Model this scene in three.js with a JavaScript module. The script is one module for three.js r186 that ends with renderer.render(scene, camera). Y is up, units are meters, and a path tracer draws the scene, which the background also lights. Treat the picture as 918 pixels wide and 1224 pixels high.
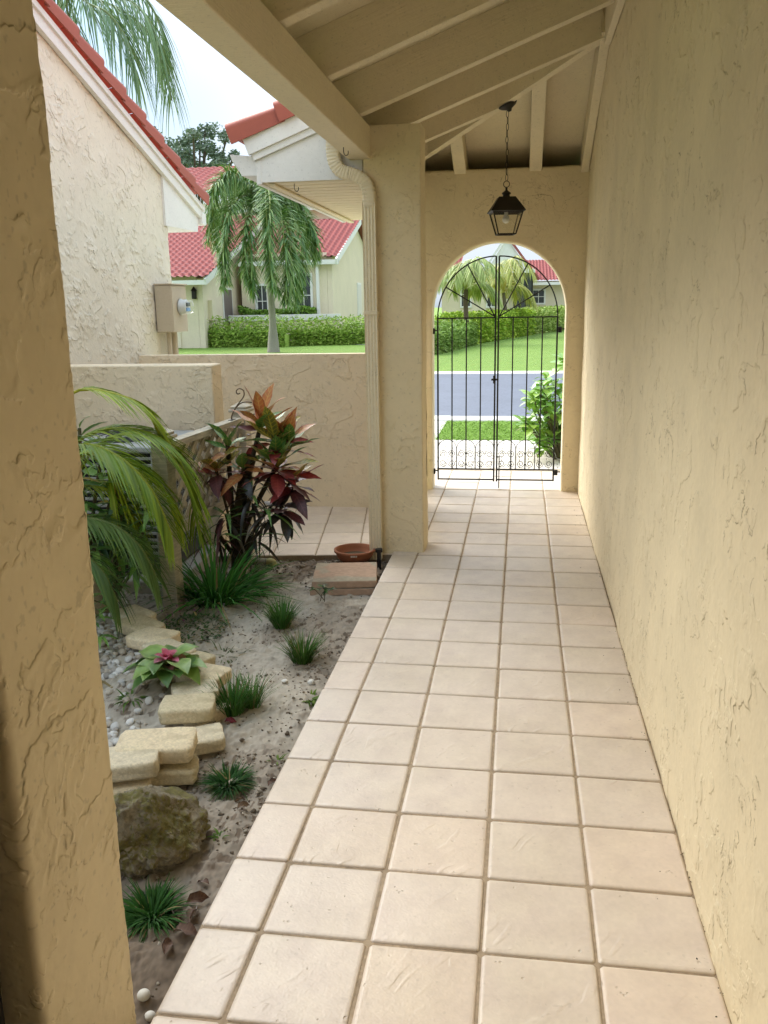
import * as THREE from 'three';
import { RoundedBoxGeometry } from 'three/addons/geometries/RoundedBoxGeometry.js';
import { mergeGeometries, mergeVertices } from 'three/addons/utils/BufferGeometryUtils.js';

// ---------------------------------------------------------------- camera, sky, sun, exposure
const scene = new THREE.Scene();
const camera = new THREE.PerspectiveCamera(61.072, 768 / 1024, 0.05, 900);
camera.position.set(-0.52346, 1.66191, 1.9659);
camera.rotation.set(-0.23437, 0.157805, -0.017765, 'YXZ');
scene.add(camera);

const renderer = new THREE.WebGLRenderer({ antialias: true });
renderer.toneMapping = THREE.LinearToneMapping;
renderer.toneMappingExposure = 7.2;
renderer.shadowMap.enabled = true;

const SUN = new THREE.Vector3(-0.61, 0.54, -0.48).normalize();
const sun = new THREE.DirectionalLight(new THREE.Color(1.0, 0.955, 0.88), 1.25);
sun.position.copy(SUN).multiplyScalar(60);
sun.target.position.set(0, 0, -12);
sun.position.add(sun.target.position);
sun.castShadow = true;
sun.shadow.radius = 95;
sun.shadow.mapSize.set(2048, 2048);
Object.assign(sun.shadow.camera, { left: -45, right: 45, top: 45, bottom: -45, near: 1, far: 160 });
scene.add(sun, sun.target);

// ---------------------------------------------------------------- numbers and noise
function rng(seed) {
  let s = seed >>> 0;
  return () => { s = (s + 0x6D2B79F5) >>> 0; let t = Math.imul(s ^ (s >>> 15), 1 | s); t = (t + Math.imul(t ^ (t >>> 7), 61 | t)) ^ t; return ((t ^ (t >>> 14)) >>> 0) / 4294967296; };
}
const R0 = rng(20240607);
const rr = (a, b, r = R0) => a + (b - a) * r();
const clamp = (x, a = 0, b = 1) => Math.min(b, Math.max(a, x));
const sstep = (a, b, x) => { const t = clamp((x - a) / (b - a)); return t * t * (3 - 2 * t); };
const lerp = (a, b, t) => a + (b - a) * t;
const V = (x, y, z) => new THREE.Vector3(x, y, z);
const HASH = new Float32Array(65536); { const r = rng(99); for (let i = 0; i < 65536; i++) HASH[i] = r(); }
function pn(x, y, per, seed = 0) {            // periodic value noise
  const xf = Math.floor(x), yf = Math.floor(y); let tx = x - xf, ty = y - yf;
  tx = tx * tx * tx * (tx * (tx * 6 - 15) + 10); ty = ty * ty * ty * (ty * (ty * 6 - 15) + 10);
  const x0 = ((xf % per) + per) % per, x1 = (x0 + 1) % per, y0 = ((yf % per) + per) % per, y1 = (y0 + 1) % per;
  const h = (a, b) => HASH[(a * 7919 + b * 104729 + seed * 15487 + ((a * 31 ^ b * 17) * 613)) & 65535];
  const a = h(x0, y0), b = h(x1, y0), c = h(x0, y1), d = h(x1, y1);
  return a + (b - a) * tx + (c - a) * ty + (a - b - c + d) * tx * ty;
}
function fbm(u, v, f, oct, seed = 0, gain = 0.5) {   // u,v in 0..1, tiles
  let s = 0, a = 1, n = 0;
  for (let i = 0; i < oct; i++) { s += a * pn(u * f, v * f, f, seed + i * 11); n += a; a *= gain; f *= 2; }
  return s / n;
}
function field(n, fn) { const a = new Float32Array(n * n); for (let j = 0; j < n; j++) for (let i = 0; i < n; i++) a[j * n + i] = fn(i / n, j / n); return a; }
function texGray(a, n) {
  const d = new Uint8Array(n * n * 4);
  for (let i = 0; i < n * n; i++) { const v = clamp(a[i]) * 255; d[4 * i] = d[4 * i + 1] = d[4 * i + 2] = v; d[4 * i + 3] = 255; }
  return finish(new THREE.DataTexture(d, n, n));
}
function texColor(n, fn) {                          // fn(u,v) -> linear rgb
  const d = new Uint8Array(n * n * 4), enc = (x) => 255 * (x <= 0.0031308 ? 12.92 * x : 1.055 * Math.pow(clamp(x), 1 / 2.4) - 0.055);
  for (let j = 0; j < n; j++) for (let i = 0; i < n; i++) { const c = fn(i / n, j / n, i, j), k = 4 * (j * n + i); d[k] = enc(c[0]); d[k + 1] = enc(c[1]); d[k + 2] = enc(c[2]); d[k + 3] = 255; }
  const t = finish(new THREE.DataTexture(d, n, n)); t.colorSpace = THREE.SRGBColorSpace; return t;
}
function finish(t) { t.wrapS = t.wrapT = THREE.RepeatWrapping; t.magFilter = THREE.LinearFilter; t.minFilter = THREE.LinearMipmapLinearFilter; t.generateMipmaps = true; t.needsUpdate = true; return t; }
function rep(t, metres) { const c = t.clone(); c.repeat.set(1 / metres, 1 / metres); c.needsUpdate = true; return c; }
function sampleField(a, n, u, v) {
  u = (u - Math.floor(u)) * n; v = (v - Math.floor(v)) * n; const i = Math.floor(u) % n, j = Math.floor(v) % n, i1 = (i + 1) % n, j1 = (j + 1) % n, tx = u - Math.floor(u), ty = v - Math.floor(v);
  return lerp(lerp(a[j * n + i], a[j * n + i1], tx), lerp(a[j1 * n + i], a[j1 * n + i1], tx), ty);
}

// the sky: pale overcast with thin blue between soft cloud
{
  const w = 512, h = 256, d = new Float32Array(w * h * 4);
  for (let j = 0; j < h; j++) for (let i = 0; i < w; i++) {
    const el = (j + 0.5) / h * Math.PI - Math.PI / 2, s = Math.sin(el), u = i / w;
    const c = sstep(0.36, 0.66, fbm(u, (j / h) * 0.5, 8, 5, 300));
    const air = Math.max(0, s), up = 1 + 2 * air;
    const k = 4 * (j * w + i);
    d[k] = lerp(0.074, 0.107, c) * up; d[k + 1] = lerp(0.100, 0.118, c) * up; d[k + 2] = lerp(0.127, 0.132, c) * up; d[k + 3] = 1;
    if (s < 0) { d[k] *= 0.8; d[k + 1] *= 0.8; d[k + 2] *= 0.75; }
  }
  const sky = new THREE.DataTexture(d, w, h, THREE.RGBAFormat, THREE.FloatType);
  sky.mapping = THREE.EquirectangularReflectionMapping; sky.magFilter = THREE.LinearFilter; sky.minFilter = THREE.LinearFilter; sky.wrapS = THREE.RepeatWrapping; sky.needsUpdate = true;
  scene.background = sky; scene.environment = sky;
}

// ---------------------------------------------------------------- building helpers
const taken = new Map();
function numbered(name) { const k = taken.get(name) || 0; taken.set(name, k + 1); return k ? `${name}_${String(k).padStart(3, '0')}` : name; }
function tag(o, label, category, group, kind = 'thing') { o.userData.label = label; if (category) o.userData.category = category; if (group) o.userData.group = group; if (kind) o.userData.kind = kind; return o; }
function thing(name, label, category, group, pos = [0, 0, 0], turn = 0) {
  const o = new THREE.Group(); o.name = numbered(name); o.position.set(...pos); o.rotation.y = turn; scene.add(o); return tag(o, label, category, group);
}
function part(name, geo, mat, parent) { const m = new THREE.Mesh(geo, mat); m.name = name; m.castShadow = m.receiveShadow = true; parent.add(m); return m; }
function solo(name, geo, mat, label, category, group) { const m = new THREE.Mesh(geo, mat); m.name = numbered(name); m.castShadow = m.receiveShadow = true; scene.add(m); return tag(m, label, category, group); }
function ground(name, geo, mat, label) { const m = new THREE.Mesh(geo, mat); m.name = numbered(name); m.castShadow = m.receiveShadow = true; scene.add(m); m.userData.kind = 'structure'; m.userData.label = label; return m; }
function boxUV(g, off = [0, 0], swap = false) {               // uv in metres from the dominant axis of each face
  const n = g.index ? g.toNonIndexed() : g, p = n.attributes.position, uv = new Float32Array(p.count * 2);
  const a = V(), b = V(), c = V();
  for (let i = 0; i < p.count; i += 3) {
    a.fromBufferAttribute(p, i); b.fromBufferAttribute(p, i + 1); c.fromBufferAttribute(p, i + 2);
    const nn = b.clone().sub(a).cross(c.clone().sub(a)), x = Math.abs(nn.x), y = Math.abs(nn.y), z = Math.abs(nn.z);
    for (let k = 0; k < 3; k++) {
      const q = [a, b, c][k]; let s, t;
      if (x >= y && x >= z) { s = q.z; t = q.y; } else if (y >= z) { s = q.x; t = q.z; } else { s = q.x; t = q.y; }
      if (swap) [s, t] = [t, s];
      uv[2 * (i + k)] = s + off[0]; uv[2 * (i + k) + 1] = t + off[1];
    }
  }
  n.setAttribute('uv', new THREE.BufferAttribute(uv, 2)); return n;
}
function rbox(w, h, d, r = 0.004, x = 0, y = 0, z = 0, seg = 2) { const g = new RoundedBoxGeometry(w, h, d, seg, Math.min(r, w / 2.01, h / 2.01, d / 2.01)); g.translate(x, y, z); return boxUV(g); }
function box(x0, x1, y0, y1, z0, z1) { const g = new THREE.BoxGeometry(x1 - x0, y1 - y0, z1 - z0); g.translate((x0 + x1) / 2, (y0 + y1) / 2, (z0 + z1) / 2); return boxUV(g); }
function bbox(x0, x1, y0, y1, z0, z1, r = 0.006) { return rbox(x1 - x0, y1 - y0, z1 - z0, r, (x0 + x1) / 2, (y0 + y1) / 2, (z0 + z1) / 2); }
function merge(list) { return mergeGeometries(list.map((g) => { g = g.index ? g.toNonIndexed() : g; for (const k of Object.keys(g.attributes)) if (!['position', 'normal', 'uv', 'color'].includes(k)) g.deleteAttribute(k); return g; })); }
function barGeo(a, b, w, h, r = 0.003, up = V(0, 1, 0)) {     // a board from a to b: w across, h along "up"
  const dir = b.clone().sub(a), L = dir.length(); dir.normalize();
  const side = dir.clone().cross(up).normalize(), u2 = side.clone().cross(dir).normalize();
  const g = rbox(w, h, L, r); g.applyMatrix4(new THREE.Matrix4().makeBasis(side, u2, dir.clone().negate()).setPosition(a.clone().add(b).multiplyScalar(0.5))); return g;
}
function tube(pts, r, seg = 24, rad = 6, closed = false, curve) { return new THREE.TubeGeometry(curve || new THREE.CatmullRomCurve3(pts, closed), seg, r, rad, closed); }
function rodGeo(a, b, r, rad = 8) { const d = b.clone().sub(a), g = new THREE.CylinderGeometry(r, r, d.length(), rad); g.applyQuaternion(new THREE.Quaternion().setFromUnitVectors(V(0, 1, 0), d.normalize())); g.translate((a.x + b.x) / 2, (a.y + b.y) / 2, (a.z + b.z) / 2); return g; }
function rgb(r, g, b) { return new THREE.Color().setRGB(r, g, b); }
function mat(color, rough = 0.8, o = {}) { return new THREE.MeshStandardMaterial({ color, roughness: rough, ...o }); }
function leafMat(color, rough = 0.55, o = {}) { return new THREE.MeshPhysicalMaterial({ color, roughness: rough, side: THREE.DoubleSide, transmission: 0.35, thickness: 0, ...o }); }

// ---------------------------------------------------------------- surface textures
const NS = 1024;
const stuccoH = field(NS, (u, v) => {
  const wx = fbm(u, v, 6, 4, 1) - 0.5, wy = fbm(u, v, 6, 4, 41) - 0.5, U1 = u + wx * 0.07, V1 = v + wy * 0.07;
  let h = 0.3 + 0.22 * (fbm(u, v, 6, 3, 17) - 0.5);
  const lay = (f, seed, t, a) => { const n = fbm(U1, V1, f, 5, seed, 0.56), m = sstep(0.42, 0.66, fbm(u, v, Math.round(f * 0.7), 3, seed + 70)); h += a * m * (sstep(t, t + 0.018, n) - 0.5 * sstep(t + 0.03, t + 0.16, n)); };
  lay(9, 101, 0.53, 0.42); lay(14, 151, 0.55, 0.36); lay(22, 181, 0.57, 0.24);
  h += 0.08 * (fbm(u, v, 110, 2, 9) - 0.5);
  return clamp(h);
});
const stuccoT = texGray(stuccoH, NS);
const mottle = texColor(512, (u, v) => { const f = 0.93 + 0.1 * (fbm(u, v, 6, 5, 55) - 0.5) + 0.06 * (fbm(u, v, 64, 3, 58) - 0.5), s = fbm(u, v, 128, 2, 71) > 0.8 ? 0.84 : 1; return [f * s, f * s * (0.995 + 0.02 * (fbm(u, v, 4, 3, 91) - 0.5)), f * s * 0.99]; });
// painted stucco with brown grime lodged in its crevices
const grimeT = texColor(NS, (u, v, i, j) => {
  const e = Math.hypot(stuccoH[j * NS + (i + 1) % NS] - stuccoH[j * NS + (i + NS - 1) % NS], stuccoH[((j + 1) % NS) * NS + i] - stuccoH[((j + NS - 1) % NS) * NS + i]);
  const m = 0.6 * sstep(0.05, 0.1, e) * sstep(0.46, 0.68, fbm(u, v, 5, 4, 801)) * sstep(0.4, 0.62, fbm(u, v, 60, 2, 811)); const stain = 0.05 * sstep(0.5, 0.75, fbm(u, v, 3, 5, 821));
  const f = 0.95 - stain + 0.12 * (fbm(u, v, 5, 5, 55) - 0.5) + 0.06 * (fbm(u, v, 90, 2, 58) - 0.5);
  return [f * lerp(1, 0.36, m), f * lerp(1, 0.31, m), f * lerp(1, 0.22, m)];
});
function stucco(color, bump, size = 1.5) { return mat(color, 0.86, { map: rep(mottle, 1.9), bumpMap: rep(stuccoT, size), bumpScale: bump }); }
const grainH = field(512, (u, v) => 0.6 * fbm(u * 1, v, 4, 3, 5) * 0.3 + 0.5 * pn(u * 8 + 1.5 * fbm(u, v, 4, 3, 3), v * 128, 128, 3) + 0.3 * fbm(u, v, 64, 2, 8));
const grainT = texGray(grainH, 512);
const MAT = {
  pillar: stucco(rgb(0.83, 0.71, 0.48), 0.006),
  wall: mat(rgb(0.83, 0.71, 0.485), 0.84, { map: rep(grimeT, 1.5), bumpMap: rep(stuccoT, 1.5), bumpScale: 0.0075 }),
  wallPale: stucco(rgb(0.76, 0.70, 0.58), 0.014, 1.3),
  wallPeach: stucco(rgb(0.80, 0.675, 0.49), 0.013),
  timber: mat(rgb(0.83, 0.725, 0.52), 0.7, { map: rep(mottle, 1.3), bumpMap: rep(grainT, 0.5), bumpScale: 0.0025 }),
  white: mat(rgb(0.78, 0.77, 0.74), 0.55, { map: rep(mottle, 1.1), bumpMap: rep(grainT, 0.7), bumpScale: 0.0006 }),
  clay: mat(rgb(0.36, 0.085, 0.05), 0.62, { map: rep(mottle, 0.5), bumpMap: rep(mottle, 0.3), bumpScale: 0.001 }),
  iron: mat(rgb(0.012, 0.012, 0.012), 0.45, { metalness: 0.3 }),
  bronze: mat(rgb(0.02, 0.016, 0.012), 0.5, { metalness: 0.4 }),
};

// stucco prism: rounded rectangle in plan, displaced outward by the trowel relief
function stuccoPrism(cx, cz, w, d, y0, y1, r, stepU, stepV, amp, size = 1.5, off = [0, 0]) {
  const path = [], add = (x, z, nx, nz) => path.push([x, z, nx, nz]);
  const hx = w / 2, hz = d / 2, side = (x0, z0, x1, z1, nx, nz) => { const L = Math.hypot(x1 - x0, z1 - z0), n = Math.max(1, Math.round(L / stepU)); for (let i = 0; i < n; i++) add(lerp(x0, x1, i / n), lerp(z0, z1, i / n), nx, nz); };
  const corner = (x, z, a0) => { for (let i = 0; i < 5; i++) { const a = a0 + i / 5 * Math.PI / 2; add(x + r * Math.cos(a), z + r * Math.sin(a), Math.cos(a), Math.sin(a)); } };
  side(hx, -hz + r, hx, hz - r, 1, 0); corner(hx - r, hz - r, 0); side(hx - r, hz, -hx + r, hz, 0, 1); corner(-hx + r, hz - r, Math.PI / 2);
  side(-hx, hz - r, -hx, -hz + r, -1, 0); corner(-hx + r, -hz + r, Math.PI); side(-hx + r, -hz, hx - r, -hz, 0, -1); corner(hx - r, -hz + r, Math.PI * 1.5);
  const n = path.length, m = Math.round((y1 - y0) / stepV), pos = [], uv = [], idx = [];
  let per = 0; const at = [0]; for (let i = 1; i <= n; i++) { const a = path[i - 1], b = path[i % n]; per += Math.hypot(a[0] - b[0], a[1] - b[1]); at.push(per); }
  for (let j = 0; j <= m; j++) for (let i = 0; i <= n; i++) {
    const [x, z, nx, nz] = path[i % n], y = lerp(y0, y1, j / m), s = at[i] + off[0], t = y + off[1];
    const hh = (sampleField(stuccoH, NS, s / size, t / size) - 0.45) * amp + (fbm(((s / 3) % 1 + 1) % 1, ((t / 3) % 1 + 1) % 1, 8, 2, 7) - 0.5) * 0.012;
    pos.push(cx + x + nx * hh, y, cz + z + nz * hh); uv.push(s, t);
  }
  for (let j = 0; j < m; j++) for (let i = 0; i < n; i++) { const a = j * (n + 1) + i, b = a + 1, c = a + n + 1, e = c + 1; idx.push(a, c, b, b, c, e); }
  const g = new THREE.BufferGeometry(); g.setAttribute('position', new THREE.Float32BufferAttribute(pos, 3)); g.setAttribute('uv', new THREE.Float32BufferAttribute(uv, 2)); g.setIndex(idx); g.computeVertexNormals();
  return merge([g, box(cx - hx + 0.02, cx + hx - 0.02, y1 - 0.02, y1 + 0.002, cz - hz + 0.02, cz + hz - 0.02)]);
}
// stucco sheet: o + s*U + t*V, displaced along U x V
function stuccoSheet(o, U, Vv, lu, lv, step, amp, size = 1.5, off = [0, 0], clip) {
  const nu = Math.round(lu / step), nv = Math.round(lv / step), N = U.clone().cross(Vv), pos = [], uv = [], idx = [];
  for (let j = 0; j <= nv; j++) for (let i = 0; i <= nu; i++) {
    const s = lu * i / nu; let t = lv * j / nv; if (clip) t *= clip(s) / lv;
    const h = (sampleField(stuccoH, NS, (s + off[0]) / size, (t + off[1]) / size) - 0.45) * amp + (fbm((s / 4) % 1, (t / 4) % 1, 6, 2, 7) - 0.5) * 0.012;
    const p = o.clone().addScaledVector(U, s).addScaledVector(Vv, t).addScaledVector(N, h); pos.push(p.x, p.y, p.z); uv.push(s + off[0], t + off[1]);
  }
  for (let j = 0; j < nv; j++) for (let i = 0; i < nu; i++) { const a = j * (nu + 1) + i, b = a + 1, c = a + nu + 1, e = c + 1; idx.push(a, b, c, b, e, c); }
  const g = new THREE.BufferGeometry(); g.setAttribute('position', new THREE.Float32BufferAttribute(pos, 3)); g.setAttribute('uv', new THREE.Float32BufferAttribute(uv, 2)); g.setIndex(idx); g.computeVertexNormals(); return g;
}

camera.updateMatrixWorld(true);
// where the line of sight through a photo pixel (918 x 1224) meets the level y, or a plane x or z
const FPX = 612 / Math.tan(61.072 / 2 * Math.PI / 180);
function sight(u, v, axis, val) { const d = V((u - 459) / FPX, -(v - 612) / FPX, -1).applyQuaternion(camera.quaternion), o = camera.position; return o.clone().addScaledVector(d, (val - o[axis]) / d[axis]); }
const pix = (u, v, y = 0) => sight(u, v, 'y', y);

// ---------------------------------------------------------------- ground outside
const lawnT = texColor(512, (u, v) => {
  const a = fbm(u, v, 8, 5, 410), b = fbm(u, v, 90, 3, 430), c = sstep(0.62, 0.75, fbm(u, v, 20, 4, 450));
  const k = 0.75 + 0.5 * b; return [lerp(0.13, 0.17, a) * k + 0.03 * c, lerp(0.235, 0.28, a) * k, lerp(0.02, 0.032, a) * k];
});
const lawnH = texGray(field(512, (u, v) => 0.6 * fbm(u, v, 128, 2, 470) + 0.4 * fbm(u, v, 30, 3, 480)), 512);
function flat(x0, x1, z0, z1, y, nx = 1, nz = 1) { const g = new THREE.PlaneGeometry(x1 - x0, z1 - z0, nx, nz); g.rotateX(-Math.PI / 2); g.translate((x0 + x1) / 2, y, (z0 + z1) / 2); return boxUV(g); }
MAT.lawn = mat(0xffffff, 0.9, { map: rep(lawnT, 2.3), bumpMap: rep(lawnH, 0.8), bumpScale: 0.03 });
ground('lawn', flat(-260, 260, -420, 60, -0.12), MAT.lawn, 'bright green lawn beyond the gate and the courtyard wall');
const asphT = texColor(256, (u, v) => { const k = 0.8 + 0.4 * fbm(u, v, 100, 2, 510) + 0.25 * (fbm(u, v, 5, 4, 520) - 0.5); return [0.085 * k, 0.097 * k, 0.13 * k]; });
ground('road', flat(-140, 140, -20.68, -12.04, -0.112), mat(0xffffff, 0.8, { map: rep(asphT, 3) }), 'blue grey asphalt road crossing beyond the gate');
const concT = texColor(256, (u, v) => { const k = 0.86 + 0.2 * fbm(u, v, 60, 3, 530) + 0.22 * (fbm(u, v, 4, 4, 540) - 0.5); return [0.5 * k, 0.475 * k, 0.43 * k]; });
MAT.concrete = mat(0xffffff, 0.85, { map: rep(concT, 1.7), bumpMap: rep(concT, 0.6), bumpScale: 0.003 });
for (const [z0, dir, label] of [[-11.45, -1, 'pale rounded concrete kerb on the gate side of road'], [-21.3, 1, 'pale concrete kerb along the far side of road']]) {
  const prof = [[0, -0.14], [0, -0.105], [0.03, -0.085], [0.12, -0.082], [0.22, -0.1], [0.34, -0.108], [0.6, -0.107], [0.6, -0.14]], pos = [], idx = [];
  prof.forEach(([z, y], i) => { pos.push(-140, y, z0 + dir * z, 140, y, z0 + dir * z); if (i) { const a = 2 * i - 2; idx.push(...(dir > 0 ? [a, a + 2, a + 1, a + 1, a + 2, a + 3] : [a, a + 1, a + 2, a + 1, a + 3, a + 2])); } });
  const g = new THREE.BufferGeometry(); g.setAttribute('position', new THREE.Float32BufferAttribute(pos, 3)); g.setIndex(idx); g.computeVertexNormals();
  ground('kerb', boxUV(g), MAT.concrete, label);
}
ground('driveway', flat(-9, -1.64, -12.1, -6.4, -0.108), MAT.concrete, 'pale concrete drive beside the near grass strip');
// path that curves across the far lawn to the neighbouring homes
{
  const pts = [], n = 40, g = []; for (let i = 0; i <= n; i++) { const t = i / n; pts.push(V(lerp(-30, -5.5, t), -0.11, -37.6 + 1.4 * Math.sin(t * 7.0) - t * 1.6)); }
  const pos = [], idx = []; pts.forEach((p, i) => { pos.push(p.x, p.y, p.z + 0.85, p.x, p.y, p.z - 0.85); if (i < n) { const a = 2 * i; idx.push(a, a + 2, a + 1, a + 1, a + 2, a + 3); } });
  const q = new THREE.BufferGeometry(); q.setAttribute('position', new THREE.Float32BufferAttribute(pos, 3)); q.setIndex(idx); const b = boxUV(q); b.computeVertexNormals();
  ground('footpath', b, MAT.concrete, 'pale footpath winding in front of the far homes');
}

// ---------------------------------------------------------------- tiled walkway
const tileT = texColor(1024, (u, v) => {
  const a = fbm(u, v, 4, 4, 601), b = fbm(u, v, 22, 4, 611), c = fbm(u, v, 160, 2, 621), spot = fbm(u, v, 90, 2, 633) > 0.88 ? 0.72 : 1;
  const k = 0.9 + 0.2 * (a - 0.5) + 0.16 * (b - 0.5) + 0.08 * (c - 0.5) - (1 - spot) * 0.3;
  return [0.72 * k, 0.625 * k * (1 + 0.03 * (b - 0.5)), 0.525 * k * (1 + 0.1 * (a - 0.5))];
});
const tileH = texGray(field(1024, (u, v) => {
  const w = fbm(u, v, 6, 3, 640); const str = pn((u + v * 0.6) * 60 + w * 5, (v - u * 0.4) * 9, 5000, 645);
  const sw = sstep(0.55, 0.8, fbm(u, v, 7, 3, 650)) * sstep(0.45, 0.95, str);
  const pit = sstep(0.86, 0.9, fbm(u, v, 70, 2, 655)) * sstep(0.5, 0.7, fbm(u, v, 8, 2, 659));
  return 0.55 + 0.28 * (fbm(u, v, 9, 4, 660) - 0.5) + 0.25 * sw - 0.4 * pit + 0.05 * fbm(u, v, 200, 1, 670);
}), 1024);
MAT.tiles = [rgb(1, 1, 1), rgb(1.02, 0.995, 0.97), rgb(0.965, 0.965, 0.96), rgb(0.99, 0.96, 0.93)].map((c) => mat(c, 0.42, { map: rep(tileT, 1.7), bumpMap: rep(tileH, 1.1), bumpScale: 0.006 }));
const groutT = texColor(256, (u, v) => { const k = 0.75 + 0.5 * fbm(u, v, 50, 3, 690) + 0.5 * (fbm(u, v, 6, 3, 695) - 0.5); return [0.33 * k, 0.255 * k, 0.175 * k]; });
MAT.grout = mat(0xffffff, 0.95, { map: rep(groutT, 0.5), bumpMap: rep(groutT, 0.12), bumpScale: 0.003 });
MAT.patioTile = mat(rgb(1.0, 0.965, 0.93), 0.6, { map: rep(tileT, 1.7), bumpMap: rep(tileH, 1.1), bumpScale: 0.0025 });
const tileRand = rng(5);
function tileGeo(w, d, gap = 0.008) {
  const hw = (w - gap) / 2, hd = (d - gap) / 2, rings = [[0, -0.024], [0, -0.0075], [0.0022, -0.0035], [0.006, -0.0012], [0.013, 0]], pos = [], idx = [], uv = [], ou = tileRand() * 7, ov = tileRand() * 7;
  const jit = [0, 1, 2, 3].map(() => rr(-0.0012, 0.0012, tileRand)), jx = [0, 1, 2, 3].map(() => rr(-0.0015, 0.0015, tileRand));
  rings.forEach(([ins, y], k) => {
    const sx = hw - ins, sz = hd - ins, c = Math.max(0.002, 0.008 - ins * 0.4);
    [[-1, -1], [1, -1], [1, 1], [-1, 1]].forEach(([ax, az], q) => {
      const two = q % 2 ? [[ax * (sx - c), az * sz], [ax * sx, az * (sz - c)]] : [[ax * sx, az * (sz - c)], [ax * (sx - c), az * sz]];
      for (const [x, z] of two) { pos.push(x + jx[q], y + jit[q], z + jx[3 - q]); uv.push(x + ou, z + ov); }
    });
    if (k) for (let i = 0; i < 8; i++) { const a = (k - 1) * 8 + i, b = (k - 1) * 8 + (i + 1) % 8, e = a + 8, f = b + 8; idx.push(a, e, b, b, e, f); }
  });
  const b0 = (rings.length - 1) * 8; for (let i = 1; i < 7; i++) idx.push(b0, b0 + i + 1, b0 + i);
  const g = new THREE.BufferGeometry(); g.setAttribute('position', new THREE.Float32BufferAttribute(pos, 3)); g.setAttribute('uv', new THREE.Float32BufferAttribute(uv, 2)); g.setIndex(idx); g.computeVertexNormals(); return g;
}
const PX = 0.3, PZ = 0.30791;
const fullTiles = Array.from({ length: 14 }, () => tileGeo(PX, PZ)), edgeTiles = Array.from({ length: 5 }, () => tileGeo(0.1764, PZ));
const walkway = ground('walkway', merge([box(-1.372, 0.0, -0.14, -0.0065, -6.95, 2.8)]), MAT.grout, 'walkway of square cream clay tiles with brown grout joints');
function layTile(parent, geos, x, z, y = 0, turn = true) {
  const m = part('tile', geos[Math.floor(tileRand() * geos.length)], MAT.tiles[Math.floor(tileRand() * tileRand() * 4)], parent);
  m.position.set(x, y + rr(-0.0012, 0.0012, tileRand), z); m.rotation.set(rr(-0.002, 0.002, tileRand), turn && tileRand() < 0.5 ? Math.PI : 0, rr(-0.002, 0.002, tileRand)); return m;
}
for (let k = -6; k <= 21; k++) {
  const z = -(k + 0.5) * PZ + (k > 18 ? -0.02 : 0);
  for (let c = 0; c < 4; c++) layTile(walkway, fullTiles, -0.15 - c * PX, z);
  layTile(walkway, edgeTiles, -1.2882, z, 0, false);
}
// small clay pavers between the gate and the grass strip
const path = ground('entry_path', box(-3.2, 0.35, -0.16, -0.058, -9.05, -6.951), mat(rgb(0.42, 0.38, 0.32), 0.95), 'pale paver path just outside the gate');
{
  const r = rng(8), gs = [0, 1, 2, 3].map(() => { const g = rbox(0.192, 0.03, 0.094, 0.006, 0, 0, 0, 1); return boxUV(g, [r() * 5, r() * 5]); }), ms = [0, 1, 2].map((i) => mat([rgb(1.25, 1.2, 1.16), rgb(1.35, 1.28, 1.22), rgb(1.15, 1.1, 1.06)][i], 0.85, { map: rep(concT, 1.1) }));
  for (let j = 0; j < 21; j++) for (let i = 0; i < 9; i++) { const m = part('paver', gs[Math.floor(r() * 4)], ms[Math.floor(r() * 3)], path); m.position.set(-1.62 + i * 0.2 + (j % 2) * 0.1, -0.052 + rr(-0.001, 0.002, r), -7.01 - j * 0.1); }
}
// patio tiles in the court
const patio = ground('patio', (() => { const g = box(-1.55, 0.75, -0.16, -0.022, -1.5, 0); return g; })(), MAT.grout, 'small tiled patio inside the courtyard wall');
patio.position.set(-1.86, 0, -3.68); patio.rotation.y = 0.13;
{
  const gs = Array.from({ length: 6 }, () => tileGeo(0.3, 0.3, 0.007)); const r = rng(12);
  for (let i = 0; i < 7; i++) for (let j = 0; j < 5; j++) layTile(patio, gs, -1.40 + i * 0.3, -0.15 - j * 0.3, -0.016).material = MAT.patioTile;
}

// ---------------------------------------------------------------- masonry
const rightWall = solo('porch_wall', merge([stuccoSheet(V(0, -0.03, -6.05), V(0, 0, 1), V(0, 1, 0), 9.05, 3.75, 0.0125, 0.007), box(0.015, 0.2, -0.1, 3.8, -6.04, 3.0)]), MAT.wall, 'long cream stucco wall running beside the tiled walkway', 'wall');
// wall with the arched gateway
const archWall = (() => {
  const s = new THREE.Shape(), cx = -0.7275, r = 0.5775, sp = 1.578;
  s.moveTo(-1.75, -0.02); s.lineTo(cx - r, -0.02); s.lineTo(cx - r, sp);
  for (let i = 1; i <= 48; i++) { const a = Math.PI - i / 48 * Math.PI; s.lineTo(cx + r * Math.cos(a), sp + r * Math.sin(a) * 1.02); }
  s.lineTo(cx + r, -0.02); s.lineTo(0.02, -0.02); s.lineTo(0.02, 2.755);
  for (let i = 1; i < 30; i++) s.lineTo(0.02 - i * 0.059, 2.757 + 0.012 * (fbm(i / 30, 0.2, 12, 2, 3) - 0.5));
  s.lineTo(-1.75, 2.757); s.closePath();
  const g = new THREE.ExtrudeGeometry(s, { depth: 0.19, bevelEnabled: true, bevelThickness: 0.018, bevelSize: 0.018, bevelOffset: -0.018, bevelSegments: 3, curveSegments: 8 });
  g.translate(0, 0, -6.028); return solo('arch_wall', boxUV(g, [0.7, 0.2]), MAT.wall, 'cream stucco wall pierced by the arched gateway', 'wall');
})();
const midPillar = solo('porch_pillar', stuccoPrism(-1.345, -3.875, 0.37, 0.245, -0.14, 2.745, 0.014, 0.01, 0.012, 0.007, 1.5, [0.3, 0.9]), MAT.pillar, 'cream stucco porch pillar with the downspout on it', 'pillar');
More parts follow.
